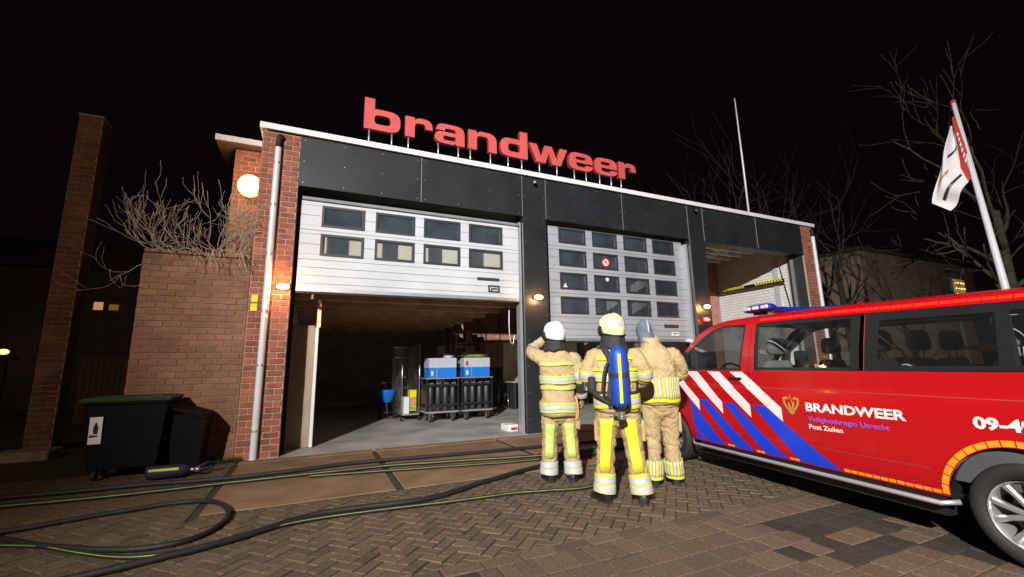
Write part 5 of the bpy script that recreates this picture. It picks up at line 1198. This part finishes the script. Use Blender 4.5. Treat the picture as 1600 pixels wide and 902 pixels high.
# flag pole
FP = thing('flag_pole', 'white flag pole leaning slightly, standing behind the van', 'flag pole', (13.4, 3.81, -.05))
MB().tube([(13.4, 3.81, -.05), (13.4, 3.92, 2.86), (13.4, 4.09, 7.32)], [.075, .066, .042], 14).build('pole', 'pipe', FP, smooth=True); MB().ball((13.4, 4.09, 7.36), .055).build('pole_cap', 'flagred', FP, smooth=True)
FL = thing('hanging_flag', 'white flag with red edge and dark emblem hanging limp from the pole', 'flag', (13.2, 4.0, 6.7))
def flagpt(s_, t):      # s along the hoist from the top, t away from the pole
    top = Vector((13.36, 4.10, 7.0)); bot = Vector((13.36, 3.98, 5.62)); h = top.lerp(bot, s_)
    a = Vector((13.3, 4.20, 6.72)); b_ = Vector((13.2, 4.75, 5.05)); c_ = Vector((13.3, 4.48, 4.78))
    e = a.lerp(b_, s_/.7) if s_ < .7 else b_.lerp(c_, (s_-.7)/.3)
    p = h.lerp(e, t); k = math.sin(t*3.14)**.5 if 0 < t < 1 else 0
    p.x += -.10*k*math.sin(t*8+s_*4)-.03*math.sin(s_*15+t*5)*t; p.z -= .05*k*s_; return p
def flagpart(nm, m, s0, s1, t0, t1, off=0., n=14):
    b = MB(); g_ = [[flagpt(s0+(s1-s0)*i/n, t0+(t1-t0)*j/n)+Vector((-off, -off*.2, 0)) for j in range(n+1)] for i in range(n+1)]; b.loft(g_, closed=False); o = b.build(nm, m, FL, smooth=True, fixn=False); o.modifiers.new('t', 'SOLIDIFY').thickness = .004
flagpart('cloth', 'flagwhite', 0, 1, .26, 1, n=24); flagpart('red_edge', 'flagred', 0, 1, 0, .26, n=20)
flagpart('dark_emblem', 'steeldark', .36, .40, .30, .62, .012); flagpart('dark_emblem', 'gold', .55, .60, .55, .85, .012); flagpart('dark_emblem', 'steeldark', .78, .83, .3, .85, .012)
for k in range(7): flagpart('flag_letter', 'flagwhite', .28+.085*k, .28+.085*k+.05, .07, .14, .012, 3)
# ------------------------------------------------------------------ dim houses in the background
def house(lab, x0, y0, x1, y1, h, m, wins, roof=True):
    t = thing('house', lab, 'house', ((x0+x1)/2, (y0+y1)/2, -.05)); MB().box(x0, y0, -.05, x1, y1, h).build('wall', m, t)
    if roof: MB().add([(x0-.3, y0-.3, h), (x1+.3, y0-.3, h), (x1+.3, y1+.3, h), (x0-.3, y1+.3, h), (x0-.3, (y0+y1)/2, h+2.2), (x1+.3, (y0+y1)/2, h+2.2)], [(0, 1, 5, 4), (2, 3, 4, 5), (0, 4, 3), (1, 2, 5), (0, 3, 2, 1)]).build('roof', 'housedark', t)
    else: MB().box(x0-.1, y0-.1, h+.002, x1+.1, y1+.1, h+.25).build('roof', 'housedark', t)
    for (a, z0, b, z1, mm) in wins:
        f = MB(); 
        for q in ((a-.06, z0-.06, b+.06, z0), (a-.06, z1, b+.06, z1+.06), (a-.06, z0, a, z1), (b, z0, b+.06, z1)): f.box(q[0], y0-.06, q[1], q[2], y0-.003, q[3])
        w_ = f.build('window', 'frame', t); MB().box(a, y0-.03, z0, b, y0-.01, z1).build('pane', mm, w_)
    return t
h1_ = house('dark house with two small lit windows behind the tower', -16, 25, -6.5, 33, 6.0, 'housedark', [(-9.2, 4.2, -8.86, 4.55, 'litwindow'), (-8.66, 4.2, -8.32, 4.46, 'litdim')])
house('dim brown flat house right of the station behind the flag pole', 31, 15.0, 46, 26, 8.2, 'housebrown', [], roof=False)
sl = thing('street_light', 'small distant orange street light at the far left', 'street light', (-11.6, 24, -.05))
MB().tube([(-11.6, 24, -.05), (-11.6, 24, 2.1)], .04).build('post', 'frame', sl); MB().ball((-11.35, 24, 2.32), .16, .16, .11).build('lamp_head', 'litbulb', sl, smooth=True)
MB().tube([(-11.6, 24, 2.1), (-11.55, 24, 2.3), (-11.4, 24, 2.36)], .03).build('arm', 'frame', sl)
fe = thing('wooden_fence', 'short dim wooden fence seen between tower and garden wall', 'fence', (-6.2, 17, -.05))
for k in range(9): MB().rbox(-6.35+k*.14, 17, -.05, -6.35+k*.14+.125, 17.03, 1.85+.02*(k % 2), .004).build('plank', 'fencewood', fe)
for z in (.4, 1.5): MB().box(-6.35, 17.032, z, -5.1, 17.07, z+.08).build('rail', 'wood', fe)
lwt = thing('lit_lattice', 'amber lit lattice window above the van roof beside the flag pole', 'window', (19.5, 6.6, 3.4))
MB().rbox(19.2, 6.8, 3.15, 20.1, 6.86, 4.05, .01).build('window_frame', 'frame', lwt); MB().box(19.26, 6.79, 3.2, 20.04, 6.797, 4.0).build('pane', 'litdim', lwt)
for i in range(4):
    for j in range(4): MB().ball((19.38+i*.18, 6.77, 3.3+j*.19), .022, n=8, m=5).build('bulb', 'litbulb', lwt, smooth=True)
MB().box(19.6, 6.87, -.05, 19.7, 6.95, 3.9).build('post', 'frame', lwt)
